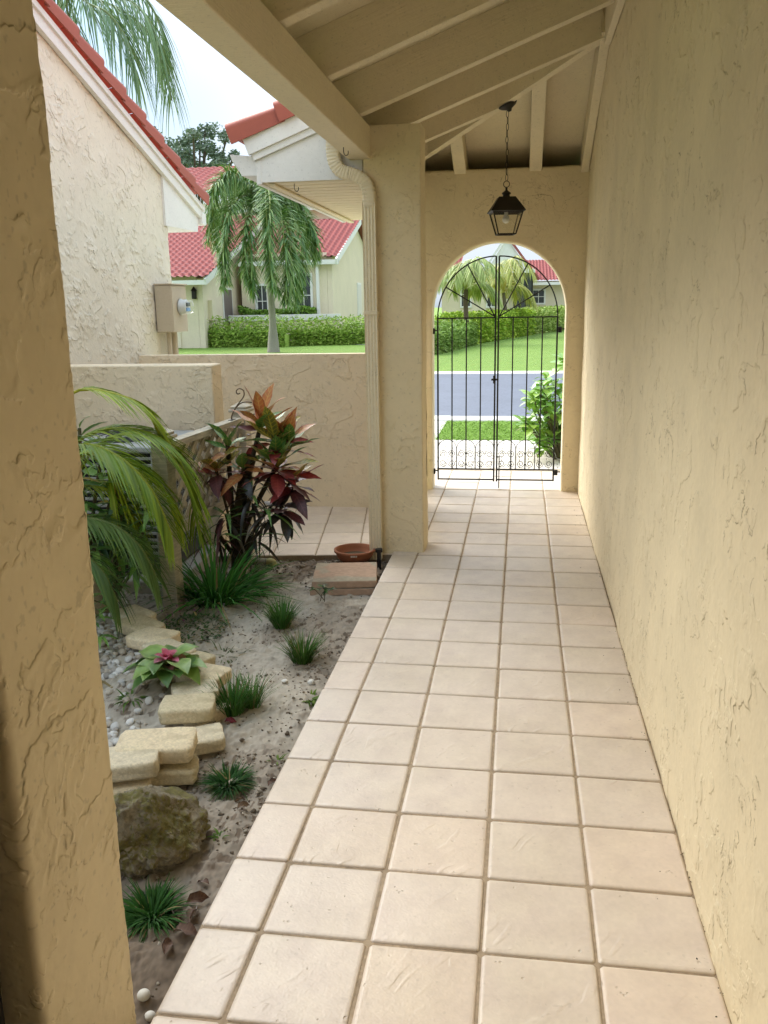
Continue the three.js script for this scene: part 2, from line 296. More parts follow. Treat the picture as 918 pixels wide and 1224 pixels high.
// the part of the pillar above the beam seat is narrower: the beam end sits in its left shoulder
const nearPillar = solo('porch_pillar', stuccoPrism(-1.61, 0.5, 0.40, 0.36, -0.14, 3.0, 0.016, 0.0065, 0.008, 0.008, 1.5, [0.1, 0.35]), MAT.pillar, 'big cream stucco pillar beside the mossy rock', 'pillar');
const courtWall = solo('courtyard_wall', merge([stuccoSheet(V(-3.75, -0.1, -5.14), V(1, 0, 0), V(0, 1, 0), 2.26, 1.375, 0.0125, 0.007, 1.5, [0.4, 0.3]), rbox(2.28, 1.37, 0.19, 0.012, -2.62, 0.588, -5.238)]), MAT.wallPeach, 'low stucco courtyard wall behind the patio', 'wall');
const sideWall = solo('courtyard_wall', merge([stuccoSheet(V(-3.745, -0.1, -3.75), V(1, 0, 0), V(0, 1, 0), 1.135, 1.375, 0.0125, 0.007, 1.5, [1.1, 0.8]), rbox(1.15, 1.385, 0.20, 0.014, -3.178, 0.592, -3.853)]), MAT.wallPeach, 'short stucco wall with a free end behind the air conditioner', 'wall');
// closed end of the porch behind the viewer, with the front door
{
  const t = thing('end_wall', 'stucco end wall of the porch holding the front door', 'wall');
  part('wall', box(-1.9, 0.0, -0.1, 3.9, 3.0, 3.2), MAT.wall, t);
  const d = part('door', bbox(-1.25, -0.35, 0.0, 2.05, 2.965, 3.0), MAT.bronze, t);
  part('handle', bbox(-0.46, -0.43, 0.95, 1.15, 2.92, 2.965), MAT.iron, d);
}
solo('porch_wall', box(-2.1, -1.83, -0.1, 3.05, 0.76, 3.2), MAT.wall, 'unseen stucco wall added behind the big pillar to shade the porch side', 'wall');  // added out of view: blocks sun from the near face of the big pillar
{
  const t = thing('screen_door', 'dark framed screen door edge by the big stucco pillar', 'door');
  part('stile', bbox(-1.56, -1.478, 0.0, 2.5, 0.70, 0.745), MAT.bronze, t);
  part('stile', bbox(-2.45, -2.36, 0.0, 2.5, 0.70, 0.745), MAT.bronze, t);
  for (const y of [0.05, 1.05, 2.45]) part('rail', bbox(-2.36, -1.56, y - 0.05, y + 0.05, 0.702, 0.743), MAT.bronze, t);
  part('mesh_panel', box(-2.36, -1.56, 0.1, 2.4, 0.718, 0.724), mat(rgb(0.012, 0.012, 0.012), 0.9), t);
}

// ---------------------------------------------------------------- porch roof
const SL = 0.362, roofY = (x) => 2.767 + SL * (x + 1.46), endY = (z) => 3.295 + SL * (z + 4.2);
function slab(poly, yf, t, lift = 0) {                     // polygon in x,z under a sloped plane
  const tri = THREE.ShapeUtils.triangulateShape(poly.map(([x, z]) => new THREE.Vector2(x, z)), []), pos = [];
  const P = (i, top) => { const [x, z] = poly[i]; return [x, yf(x, z) + lift + (top ? t : 0), z]; };
  for (const [a, b, c] of tri) { pos.push(...P(a, 0), ...P(b, 0), ...P(c, 0)); pos.push(...P(a, 1), ...P(c, 1), ...P(b, 1)); }
  for (let i = 0; i < poly.length; i++) { const j = (i + 1) % poly.length; pos.push(...P(i, 0), ...P(j, 1), ...P(j, 0), ...P(i, 0), ...P(i, 1), ...P(j, 1)); }
  const g = new THREE.BufferGeometry(); g.setAttribute('position', new THREE.Float32BufferAttribute(pos, 3)); g.computeVertexNormals(); return boxUV(g);
}
// one barrel rake tile: x along the fall, y up, z outward
function rakeTile(L, skirt = 0.085, top = 0.045) {
  const s = new THREE.Shape(), n = 8, o = [], w = 0.15;
  o.push([0, -skirt]); for (let i = 0; i <= n; i++) { const a = i / n * Math.PI / 2; o.push([-(1 - Math.cos(a)) * 0.07, Math.sin(a) * top]); } o.push([-w, top * 0.75]);
  const inn = o.map(([z, y]) => [Math.min(z, 0) * 1 - 0.014, y - 0.014]); inn[0][1] = -skirt; inn[inn.length - 1][0] = -w;
  [...o, ...inn.reverse()].forEach(([z, y], i) => i ? s.lineTo(z, y) : s.moveTo(z, y)); s.closePath();
  const g = new THREE.ExtrudeGeometry(s, { depth: L, bevelEnabled: false, steps: 1 }); g.translate(0, 0, -L / 2);
  const p = g.attributes.position;
  for (let i = 0; i < p.count; i++) { const t = p.getZ(i) / L + 0.5, zz = p.getX(i), yy = p.getY(i), k = 0.84 + 0.24 * t; p.setXYZ(i, (t - 0.5) * L, yy * k + 0.022 * t, zz * k + 0.022 * t); }
  g.computeVertexNormals(); return boxUV(g);
}
{
  const roof = thing('timber_porch_roof', 'cream timber porch roof with open rafters, tile edge and white eave', 'roof');
  part('beam', bbox(-1.618, -1.478, 2.55, 2.742, -3.79, 3.1, 0.007), MAT.timber, roof);
  part('beam', bbox(-1.55, -1.43, 2.55, 2.742, -5.84, -4.0, 0.007), MAT.timber, roof);
  for (const z of [2.5, 1.65, 0.8, -0.03, -0.86, -1.75, -2.62, -3.5, -4.24]) part('rafter', barGeo(V(-1.70, roofY(-1.70) + 0.115, z), V(-0.046, roofY(-0.046) + 0.115, z), 0.085, 0.22), MAT.timber, roof);
  part('rafter', barGeo(V(-1.70, roofY(-1.70) + 0.115, -4.93), V(-0.70, roofY(-0.70) + 0.115, -4.93), 0.085, 0.22), MAT.timber, roof);
  part('rafter', barGeo(V(-1.70, roofY(-1.70) + 0.115, -5.5), V(-1.30, roofY(-1.30) + 0.115, -5.5), 0.085, 0.22), MAT.timber, roof);
  part('hip_rafter', barGeo(V(0.0, endY(-4.2) + 0.10, -4.2), V(-1.62, endY(-5.82) + 0.10, -5.82), 0.06, 0.20), MAT.timber, roof);
  for (const [x, z0] of [[-0.435, -4.66], [-1.06, -5.28]]) part('jack_rafter', barGeo(V(x, endY(z0) + 0.115, z0), V(x, endY(-6.5) + 0.115, -6.5), 0.10, 0.19), MAT.timber, roof);
  part('ledger', bbox(-0.045, -0.002, 3.235, 3.52, -4.2, 2.99), MAT.timber, roof);
  part('ledger', barGeo(V(-0.034, endY(-4.2) + 0.10, -4.2), V(-0.034, endY(-6.5) + 0.10, -6.5), 0.06, 0.21), MAT.timber, roof);
  const yA = (x) => roofY(x) + 0.232, yB = (x, z) => endY(z) + 0.232;
  part('ceiling_board', slab([[-1.72, 3.2], [0.2, 3.2], [0.2, -4.0], [-1.72, -5.92]], yA, 0.03), MAT.timber, roof);
  part('ceiling_board', slab([[-2.3, -3.72], [-1.722, -3.72], [-1.722, -5.922], [-2.3, -6.5]], yA, 0.03), MAT.timber, roof);
  part('ceiling_board', slab([[0.2, -4.004], [0.2, -6.52], [-2.3, -6.52], [-2.3, -6.504]], yB, 0.03), MAT.timber, roof);
  part('roof_cover', slab([[-1.74, 3.22], [0.2, 3.22], [0.2, -4.0], [-1.74, -5.94]], yA, 0.05, 0.034), MAT.clay, roof);
  part('roof_cover', slab([[-2.36, -3.72], [-1.742, -3.72], [-1.742, -5.94], [-2.36, -6.56]], yA, 0.05, 0.034), MAT.clay, roof);
  part('roof_cover', slab([[0.2, -4.004], [0.2, -6.6], [-2.36, -6.6], [-2.36, -6.56]], yB, 0.05, 0.034), MAT.clay, roof);
  part('fascia', bbox(-1.745, -1.72, 2.70, 2.92, -3.70, 3.1), MAT.timber, roof);
  part('fascia', bbox(-2.3, 0.2, 2.47, 2.76, -6.56, -6.53), MAT.white, roof);
  part('soffit', box(-2.05, 0.1, 2.585, 2.60, -6.53, -6.04), MAT.timber, roof);  // soffit and outer fascia: unseen, added to close the roof gap against daylight
  part('fascia', bbox(-2.225, -2.19, 2.425, 2.66, -6.52, -3.76), MAT.white, roof);
  // soffit boards under the eave beyond the pillar
  for (let i = 0; i < 17; i++) { const z = -3.86 - i * 0.157; part('soffit_board', bbox(-2.188, -1.56, 2.436, 2.452, z - 0.068, z + 0.068, 0.006), MAT.timber, roof); }
  part('soffit_trim', bbox(-2.16, -2.11, 2.418, 2.4345, -6.52, -3.79), MAT.timber, roof);
  // white boxed end of the eave
  const sh = new THREE.Shape(); sh.moveTo(-2.2, 2.44); sh.lineTo(-1.535, 2.44); sh.lineTo(-1.535, 2.94); sh.lineTo(-1.64, 2.93); sh.lineTo(-2.26, 2.70); sh.lineTo(-2.26, 2.62); sh.closePath();
  const gp = new THREE.ExtrudeGeometry(sh, { depth: 0.025, bevelEnabled: false }); gp.translate(0, 0, -3.788); part('eave_panel', boxUV(gp), MAT.white, roof);
  const up = V(-SL, 1, 0).normalize();
  part('rake_board', barGeo(V(-2.28, 2.655, -3.742), V(-1.40, 2.655 + 0.88 * SL, -3.742), 0.03, 0.115, 0.003, up), MAT.white, roof);
  part('rake_board', barGeo(V(-2.24, 2.592, -3.752), V(-1.56, 2.592 + 0.68 * SL, -3.752), 0.018, 0.05, 0.003, up), MAT.white, roof);
  for (let i = 0; i < 5; i++) { const m = part('roof_tile', rakeTile(0.37), MAT.clay, roof), s = 0.34; const x = -2.21 + i * s * 0.94, y = 2.795 + i * s * 0.94 * SL; m.applyMatrix4(new THREE.Matrix4().makeBasis(V(-1, -SL, 0).normalize(), V(-SL, 1, 0).normalize(), V(0, 0, 1)).setPosition(x, y, -3.715)); }
  // gutter along the eave
  const gs = new THREE.Shape(), gpnt = [[-2.228, 2.60], [-2.235, 2.60], [-2.235, 2.492], [-2.33, 2.492], [-2.345, 2.53], [-2.385, 2.575], [-2.40, 2.615], [-2.385, 2.622], [-2.377, 2.612], [-2.39, 2.61], [-2.376, 2.578], [-2.338, 2.534], [-2.325, 2.485], [-2.228, 2.485]];
  gpnt.forEach(([x, y], i) => i ? gs.lineTo(x, y) : gs.moveTo(x, y)); gs.closePath();
  const gg = new THREE.ExtrudeGeometry(gs, { depth: 2.72, bevelEnabled: false }); gg.translate(0, 0, -6.5);
  const gut = part('gutter', boxUV(gg), MAT.white, roof);
  const cap = new THREE.Shape(); [[-2.228, 2.60], [-2.228, 2.485], [-2.328, 2.485], [-2.342, 2.53], [-2.385, 2.575], [-2.40, 2.617]].forEach(([x, y], i) => i ? cap.lineTo(x, y) : cap.moveTo(x, y)); cap.closePath();
  const cg = new THREE.ExtrudeGeometry(cap, { depth: 0.004, bevelEnabled: false }); cg.translate(0, 0, -3.779); part('end_cap', boxUV(cg), MAT.white, gut);
  const hook = [V(0, 0, 0), V(0, -0.03, 0), V(0.008, -0.045, 0), V(0.022, -0.045, 0), V(0.028, -0.03, 0), V(0.026, -0.022, 0)];
  part('hook', tube(hook, 0.0025, 20, 6).translate(-1.56, 2.552, -3.3), MAT.iron, roof);
  part('hook', tube(hook.map((p) => p.clone()), 0.0025, 20, 6).translate(-2.0, 2.436, -3.85), MAT.iron, roof);
}

// ---------------------------------------------------------------- iron gate, two leaves
function gateLeaf(s, label) {                                   // s = -1 hinged by the pillar, +1 hinged by the wall
  const t = thing('gate_leaf', label, 'gate', 'arched iron gate', [-0.74 + s * 0.5235, 0.0, -5.92]);
  const X = (x) => x - t.position.x, xs = -0.74 + s * 0.5235, xm = -0.74 + s * 0.013, cy = 1.535, R = 0.52, k = 0.0065;
  const rod = (n, a, b, r = k, p = t) => part(n, boxUV(rodGeo(V(X(a[0]), a[1], 0), V(X(b[0]), b[1], 0), r, 6)), MAT.iron, p);
  rod('stile', [xs, 0.075], [xs, cy], 0.0085); rod('stile', [xm, 0.065], [xm, cy + R], 0.0085);
  for (const y of [0.082, 0.178, cy]) rod('rail', [xs, y], [xm, y], y > 1 ? 0.0065 : 0.0075);
  const arc = []; for (let i = 0; i <= 20; i++) { const a = i / 20 * Math.PI / 2; arc.push(V(X(-0.74 + s * 0.013 + s * Math.cos(a) * (0.5105)), cy + Math.sin(a) * R, 0)); }
  part('arch_bar', tube(arc, 0.0065, 40, 6), MAT.iron, t);
  for (const d of [31, 61]) { const a = d * Math.PI / 180; rod('spoke', [-0.74 + s * 0.02, cy + 0.01], [-0.74 + s * 0.013 + s * 0.5105 * Math.cos(a), cy + R * Math.sin(a)], 0.0062); }
  const step = (xs - xm) / 4; for (let i = 1; i <= 3; i++) rod('picket', [xm + step * i, 0.178], [xm + step * i, cy], 0.0065);
  // scrollwork between the lower pickets
  for (let i = 0; i < 3; i++) {
    const c = xm + (xs - xm) * (i + 0.5) / 3, w = Math.abs(xs - xm) / 6 * 0.96, pts = [];
    for (let q = 0; q <= 16; q++) { const a = Math.PI * (1 - q / 16); pts.push(V(X(c + w * Math.cos(a)), 0.375 + 0.075 * Math.sin(a), 0.004)); }
    const arch = part('scroll_arch', tube(pts, 0.0034, 24, 5), MAT.iron, t);
    for (const e of [-1, 1]) {
      rod('scroll_stem', [c + e * w, 0.178], [c + e * w, 0.375], 0.003, arch); arch.children.at(-1).position.z = 0.004;
      for (const [y0, up] of [[0.305, 1], [0.245, -1]]) {
        const sp = []; for (let q = 0; q <= 26; q++) { const a = q / 26 * Math.PI * 3.1, r = 0.034 * (1 - 0.68 * q / 26); sp.push(V(X(c + e * (w * 0.5) - e * r * Math.cos(a)), y0 + up * (0.014 + r * Math.sin(a)), 0.004)); }
        part('scroll', tube(sp, 0.003, 44, 5), MAT.iron, arch);
      }
    }
  }
  for (const y of [1.43, 0.16]) { const h = part('hinge', bbox(X(xs + s * 0.008), X(xs + s * 0.008) + 0.03 * 1, y - 0.03, y + 0.02, -0.012, 0.014, 0.003), MAT.iron, t); if (s < 0) h.position.x = -0.046; part('hinge_pin', boxUV(rodGeo(V(X(xs), y, 0), V(X(xs + s * 0.062), y, 0), 0.006, 6)), MAT.iron, h).position.x = s < 0 ? 0.046 : 0; }
  if (s < 0) { const l = part('latch', bbox(X(-0.785), X(-0.735), 0.985, 1.003, -0.012, 0.018, 0.004), MAT.iron, t); part('latch_knob', boxUV(rodGeo(V(X(-0.762), 0.96, 0.016), V(X(-0.762), 1.03, 0.016), 0.007, 8)), MAT.iron, l); }
  else { const d = rod('drop_bolt', [-0.705, 0.006], [-0.705, 0.30], 0.006); d.position.z = 0.016; const k2 = rod('bolt_handle', [-0.705, 0.297], [-0.735, 0.297], 0.006, d); k2.position.z = 0; }
  return t;
}
gateLeaf(-1, 'left black iron gate leaf with the latch on it');
gateLeaf(1, 'right black iron gate leaf with the drop bolt');

// ---------------------------------------------------------------- hanging lantern
{
  const L = thing('hanging_lantern', 'black hanging lantern with clear tapered glass on a chain', 'lantern', undefined, [-0.655, 0, -4.89]);
  const prof = [[0, -0.052], [0.012, -0.05], [0.02, -0.035], [0.055, -0.018], [0.068, -0.006], [0.07, 0], [0, 0]].map(([x, y]) => new THREE.Vector2(x, y));
  const can = part('canopy', boxUV(new THREE.LatheGeometry(prof, 24)), MAT.bronze, L); can.position.set(0, roofY(-0.655) - 0.002, 0); can.rotation.z = Math.atan(SL);
  const y0 = roofY(-0.655) - 0.045, y1 = 2.535, n = 11, link = (() => { const pts = []; for (let i = 0; i < 16; i++) { const a = i / 16 * Math.PI * 2; pts.push(V(0.009 * Math.cos(a), 0.024 * Math.sin(a) , 0)); } return tube(pts, 0.0024, 20, 5, true); })();
  for (let i = 0; i < n; i++) { const m = part('chain_link', link, MAT.bronze, L); m.position.set(0.002 * Math.sin(i * 1.3), lerp(y0, y1, (i + 0.5) / n), 0); m.rotation.y = i % 2 ? 1.2 : -0.3; }
  part('ring', new THREE.TorusGeometry(0.022, 0.003, 8, 24).translate(0, 2.512, 0), MAT.bronze, L);
  const fin = [[0, 2.49], [0.008, 2.488], [0.008, 2.47], [0.016, 2.463], [0.032, 2.452], [0.034, 2.443], [0.025, 2.438], [0.028, 2.42], [0.028, 2.405], [0, 2.405]].map(([x, y]) => new THREE.Vector2(x, y));
  part('finial', boxUV(new THREE.LatheGeometry(fin, 16)), MAT.bronze, L);
  const turn = 0.62, sq = (r, y) => [0, 1, 2, 3].map((i) => V(r * Math.cos(turn + i * Math.PI / 2), y, r * Math.sin(turn + i * Math.PI / 2)));
  const frus = (a, b) => { const pos = [], P = (v) => [v.x, v.y, v.z]; for (let i = 0; i < 4; i++) { const j = (i + 1) % 4; pos.push(...P(a[i]), ...P(b[j]), ...P(b[i]), ...P(a[i]), ...P(a[j]), ...P(b[j])); } const g = new THREE.BufferGeometry(); g.setAttribute('position', new THREE.Float32BufferAttribute(pos, 3)); g.computeVertexNormals(); return boxUV(g); };
  const bm = MAT.bronze.clone(); bm.side = THREE.DoubleSide;
  part('roof', merge([frus(sq(0.085, 2.42), sq(0.175, 2.325)), frus(sq(0.0, 2.422), sq(0.085, 2.42)), frus(sq(0.175, 2.325), sq(0.18, 2.317)), frus(sq(0.18, 2.317), sq(0.15, 2.312))]), bm, L);
  const tp = sq(0.152, 2.312), bt = sq(0.092, 2.158);
  for (let i = 0; i < 4; i++) part('corner_bar', boxUV(rodGeo(tp[i], bt[i], 0.0055, 5)), MAT.bronze, L);
  for (let i = 0; i < 4; i++) { const j = (i + 1) % 4; part('bottom_bar', boxUV(rodGeo(bt[i], bt[j], 0.005, 5)), MAT.bronze, L); part('top_bar', boxUV(rodGeo(tp[i], tp[j], 0.006, 5)), MAT.bronze, L); }
  const glass = new THREE.MeshPhysicalMaterial({ color: rgb(0.93, 0.93, 0.88), roughness: 0.12, transmission: 1, thickness: 0, ior: 1.45, side: THREE.DoubleSide });
  for (let i = 0; i < 4; i++) { const j = (i + 1) % 4, g = new THREE.BufferGeometry(), P = (v, k = 0.97) => [v.x * k, v.y, v.z * k]; g.setAttribute('position', new THREE.Float32BufferAttribute([...P(tp[i]), ...P(bt[j]), ...P(bt[i]), ...P(tp[i]), ...P(tp[j]), ...P(bt[j])], 3)); g.computeVertexNormals(); part('glass_pane', boxUV(g), glass, L); }
  const bulb = [[0, 2.235], [0.014, 2.238], [0.026, 2.252], [0.028, 2.266], [0.02, 2.285], [0.014, 2.3], [0.014, 2.33], [0, 2.33]].map(([x, y]) => new THREE.Vector2(x, y));
  part('bulb', boxUV(new THREE.LatheGeometry(bulb, 16)), mat(rgb(0.82, 0.81, 0.78), 0.3), L);
}

// ---------------------------------------------------------------- downspout
{
  const t = thing('downspout', 'cream ribbed downspout with crimped elbows on the porch pillar', 'downspout');
  const ribbed = (w, d) => { const s = new THREE.Shape(), p = []; const side = (ax, az, bx, bz, n) => { for (let i = 0; i < n; i++) { const t2 = i / n, nx = (bz - az), nz = -(bx - ax), l = Math.hypot(nx, nz), o = (i % 2 ? -0.0045 : 0); p.push([lerp(ax, bx, t2) + nx / l * o, lerp(az, bz, t2) + nz / l * o]); } }; side(-w, -d, w, -d, 8); side(w, -d, w, d, 8); side(w, d, -w, d, 8); side(-w, d, -w, -d, 8); p.forEach(([x, z], i) => i ? s.lineTo(x, z) : s.moveTo(x, z)); s.closePath(); return s; };
  const sh = ribbed(0.041, 0.032);
  const g = new THREE.ExtrudeGeometry(sh, { depth: 2.33, bevelEnabled: false }); g.rotateX(-Math.PI / 2); g.translate(-1.487, -0.045, -3.718);
  part('pipe', boxUV(g), MAT.timber, t);
  const elbow = (pts, n) => {                                   // crimped bend swept along a curve
    const c = new THREE.CatmullRomCurve3(pts), pos = [], idx = [], m = 16; let q = V(0, 0, 1);
    for (let i = 0; i <= n; i++) { const p = c.getPoint(i / n), tg = c.getTangent(i / n), sd = tg.clone().cross(q).normalize(), k = 1 + (i % 2 ? 0.055 : -0.02); for (let j = 0; j < m; j++) { const a = j / m * Math.PI * 2, cx = Math.sign(Math.cos(a)) * Math.pow(Math.abs(Math.cos(a)), 0.45), cz = Math.sign(Math.sin(a)) * Math.pow(Math.abs(Math.sin(a)), 0.45), v = p.clone().addScaledVector(sd, cx * 0.041 * k).addScaledVector(q, cz * 0.034 * k); pos.push(v.x, v.y, v.z); } if (i) for (let j = 0; j < m; j++) { const a = (i - 1) * m + j, b = (i - 1) * m + (j + 1) % m; idx.push(a, b, a + m, b, b + m, a + m); } }
    const e = new THREE.BufferGeometry(); e.setAttribute('position', new THREE.Float32BufferAttribute(pos, 3)); e.setIndex(idx); e.computeVertexNormals(); const o = e.toNonIndexed(); o.computeVertexNormals(); return boxUV(o);
  };
  part('elbow', elbow([V(-1.487, 2.26, -3.718), V(-1.487, 2.34, -3.718), V(-1.51, 2.41, -3.718), V(-1.575, 2.452, -3.718), V(-1.62, 2.465, -3.718)], 26), MAT.timber, t);
  part('elbow', elbow([V(-1.61, 2.463, -3.718), V(-1.665, 2.485, -3.718), V(-1.70, 2.535, -3.718), V(-1.71, 2.60, -3.72), V(-1.71, 2.66, -3.72)], 26), MAT.timber, t);
  part('strap', bbox(-1.533, -1.441, 1.6, 1.625, -3.76, -3.682, 0.003), MAT.timber, t);
}

// ---------------------------------------------------------------- neighbouring house across the court
{
  const H = thing('neighbour_house', 'pale stucco gable house with red tile rake beside the court', 'house');
  const NX = -3.75, rk = (z) => 2.553 + 0.336 * (z + 6.717), zr = -3.4, zn = -0.2;  // unseen ridge and near end shaped to let more light into the garden
  part('wall', stuccoSheet(V(NX, -0.12, zn), V(0, 0, -1), V(0, 1, 0), 5.78, 4, 0.014, 0.012, 1.3, [0.2, 0.5], (s) => { const z = zn - s; return (z > zr ? rk(zr) - (z - zr) * 0.336 : rk(z)) + 0.14; }), MAT.wallPale, H);
  part('wall', box(-9, NX - 0.012, -0.12, 2.5, -5.978, zn), MAT.wallPale, H);
  const gb = new THREE.Shape(); [[-5.97, 2.5], [zn - 0.01, 2.5], [zn - 0.01, rk(zr) - 3.2 * 0.336], [zr, rk(zr)], [-5.97, 2.75]].forEach(([z, y], i) => i ? gb.lineTo(-z, y) : gb.moveTo(-z, y)); gb.closePath();
  const gg = new THREE.ExtrudeGeometry(gb, { depth: 0.2, bevelEnabled: false }); gg.rotateY(Math.PI / 2); gg.translate(NX - 0.215, 0, 0); part('gable', boxUV(gg), MAT.wallPale, H);
  part('roof_slab', slab([[-9.2, -6.8], [NX + 0.02, -6.8], [NX + 0.02, zr], [-9.2, zr]], (x, z) => rk(z) + 0.11, 0.07), MAT.clay, H);
  part('roof_slab', slab([[-9.2, zr], [NX + 0.02, zr], [NX + 0.02, 0.6], [-9.2, 0.6]], (x, z) => rk(zr) + 0.11 - (z - zr) * 0.336, 0.07), MAT.clay, H);
  const up = V(0, 1, -0.336).normalize();
  part('rake_board', barGeo(V(NX + 0.028, rk(-6.80) + 0.055, -6.80), V(NX + 0.028, rk(zr) + 0.055, zr), 0.04, 0.12, 0.004, up), MAT.white, H);
  part('rake_trim', barGeo(V(NX + 0.056, rk(-6.82) + 0.10, -6.82), V(NX + 0.056, rk(zr) + 0.10, zr), 0.022, 0.045, 0.003, up), MAT.white, H);
  const ep = new THREE.Shape(); [[-5.90, 2.395], [-6.70, 2.40], [-6.74, 2.50], [-6.74, rk(-6.74)], [-5.90, rk(-5.90)]].forEach(([z, y], i) => i ? ep.lineTo(-z, y) : ep.moveTo(-z, y)); ep.closePath();
  const eg = new THREE.ExtrudeGeometry(ep, { depth: 0.3, bevelEnabled: false }); eg.rotateY(Math.PI / 2); eg.translate(NX - 0.28, 0, 0); part('eave_panel', boxUV(eg), MAT.white, H);
  part('soffit', box(-9, NX - 0.285, 2.40, 2.42, -6.72, -5.98), MAT.timber, H);
  part('gutter', bbox(-9, NX + 0.06, 2.47, 2.585, -6.86, -6.745, 0.01), MAT.white, H);
  const rtile = rakeTile(0.40, 0.075, 0.06);
  for (let i = 0; i < 10; i++) { const z = -6.66 + i * 0.355; const m = part('roof_tile', rtile, MAT.clay, H); m.applyMatrix4(new THREE.Matrix4().makeBasis(V(0, -0.336, -1).normalize(), V(0, 1, -0.336).normalize(), V(1, 0, 0)).multiply(new THREE.Matrix4()).setPosition(NX + 0.085, rk(z) + 0.21, z)); }
}
{
  const t = thing('electric_meter', 'beige electric meter box with round glass meter on stucco corner', 'meter');
  const bx = mat(rgb(0.5, 0.42, 0.31), 0.6, { map: rep(mottle, 0.8) });
  const cab = part('cabinet', bbox(-3.74, -3.585, 1.455, 1.865, -5.90, -5.545, 0.008), bx, t);
  part('seam', bbox(-3.588, -3.579, 1.47, 1.85, -5.56, -5.548, 0.001), bx, cab); part('lid', bbox(-3.74, -3.57, 1.866, 1.878, -5.91, -5.535, 0.004), bx, cab);
  const ring = [[0, 0], [0.088, 0], [0.09, 0.02], [0.08, 0.03], [0.08, 0.075], [0.07, 0.085], [0, 0.085]].map(([x, y]) => new THREE.Vector2(x, y));
  const m = part('meter', boxUV(new THREE.LatheGeometry(ring, 28).rotateZ(-Math.PI / 2)), mat(rgb(0.55, 0.57, 0.56), 0.35), t); m.position.set(-3.584, 1.675, -5.73); m.scale.set(0.85, 0.8, 0.8);
  const dome = [[0.072, 0.08], [0.072, 0.12], [0.066, 0.136], [0.04, 0.146], [0, 0.148]].map(([x, y]) => new THREE.Vector2(x, y));
  part('glass_dome', boxUV(new THREE.LatheGeometry(dome, 28).rotateZ(-Math.PI / 2)), new THREE.MeshPhysicalMaterial({ color: 0xffffff, roughness: 0.05, transmission: 1, thickness: 0, ior: 1.45, side: THREE.DoubleSide }), m);
  part('display', bbox(0.086, 0.1, 0.005, 0.045, -0.045, 0.045, 0.003), mat(rgb(0.05, 0.06, 0.06), 0.3), m);
  part('nameplate', bbox(0.086, 0.098, -0.05, -0.012, -0.05, 0.05, 0.003), mat(rgb(0.16, 0.32, 0.58), 0.4), m);
  part('conduit', boxUV(rodGeo(V(-3.68, -0.1, -5.66), V(-3.68, 1.46, -5.66), 0.022, 12)), bx, t);
  part('conduit', boxUV(rodGeo(V(-3.68, -0.1, -5.78), V(-3.68, 1.46, -5.78), 0.03, 12)), bx, t);
}

// ---------------------------------------------------------------- planting bed: soil
const SX0 = -3.75, SX1 = -1.371, SZ0 = -3.86, SZ1 = 0.8;
const ring = [[-2.30, -0.62], [-2.12, -0.76], [-1.99, -0.98], [-1.92, -1.28], [-1.95, -1.58], [-2.06, -1.86], [-2.22, -2.03], [-2.38, -2.17], [-2.53, -2.34], [-2.72, -2.62]];
function inRing(x, z) { for (let i = 0; i < ring.length - 1; i++) { const [x0, z0] = ring[i], [x1, z1] = ring[i + 1]; if (z <= z0 && z >= z1) return x < lerp(x0, x1, (z - z0) / (z1 - z0)); } return false; }
const U01 = (x) => (x - SX0) / (SX1 - SX0), W01 = (z) => (z - SZ0) / (SZ1 - SZ0);
function soilY(x, z) {
  const u = ((x + 8) / 4) % 1, w = ((z + 8) / 4) % 1, ins = inRing(x, z);
  let y = -0.058 + 0.05 * (fbm(u, w, 8, 3, 900) - 0.5) + 0.022 * (fbm(u, w, 48, 3, 910) - 0.5);
  y += 0.012 * sstep(0.55, 0.8, fbm(u, w, 120, 2, 920));
  y -= 0.02 * sstep(0.1, 0.0, SX1 - x);
  if (ins) { const d = Math.hypot(x + 2.16, z + 1.45); y += 0.02 + 0.07 * sstep(0.34, 0.0, d); }
  return y;
}
{
  const soilT = texColor(1024, (u, v) => {
    const x = lerp(SX0, SX1, u), z = lerp(SZ0, SZ1, v);
    const n1 = fbm(u, v, 6, 5, 930), n2 = fbm(u, v, 40, 4, 940), n3 = fbm(u, v, 220, 2, 950);
    let sand = [0.49, 0.435, 0.355].map((c) => c * (0.75 + 0.35 * n2 + 0.25 * (n3 - 0.5)));
    const mulch = clamp(sstep(-3.15, -3.45, z + (n2 - 0.5) * 0.7) + sstep(-0.25, 0.2, z + (n1 - 0.5) * 1.2 + (n2 - 0.5) * 0.5));
    const damp = sstep(0.52, 0.66, n1 + 0.25 * (n2 - 0.5) + 0.16 * sstep(-1.9, -1.45, x));
    const spk = sstep(0.62, 0.72, fbm(u, v, 110, 3, 960)) * (0.25 + 0.75 * sstep(0.4, 0.62, n1));
    const m = clamp(0.45 * damp + 0.8 * mulch + 0.65 * spk), dk = [0.17, 0.13, 0.095].map((c) => c * (0.6 + 0.8 * n3));
    return sand.map((c, i) => lerp(c, dk[i], m));
  });
  const nx = 200, nz = 390, g = new THREE.PlaneGeometry(SX1 - SX0, SZ1 - SZ0, nx, nz); g.rotateX(-Math.PI / 2); g.translate((SX0 + SX1) / 2, 0, (SZ0 + SZ1) / 2);
  const p = g.attributes.position, uv = g.attributes.uv; for (let i = 0; i < p.count; i++) { const x = p.getX(i), z = p.getZ(i); p.setY(i, soilY(x, z)); uv.setXY(i, U01(x), W01(z)); } g.computeVertexNormals();
  ground('planting_bed', g, mat(0xffffff, 0.96, { map: soilT, bumpMap: soilT, bumpScale: 0.012 }), 'grey sandy planting bed beside the tiled walkway');
}
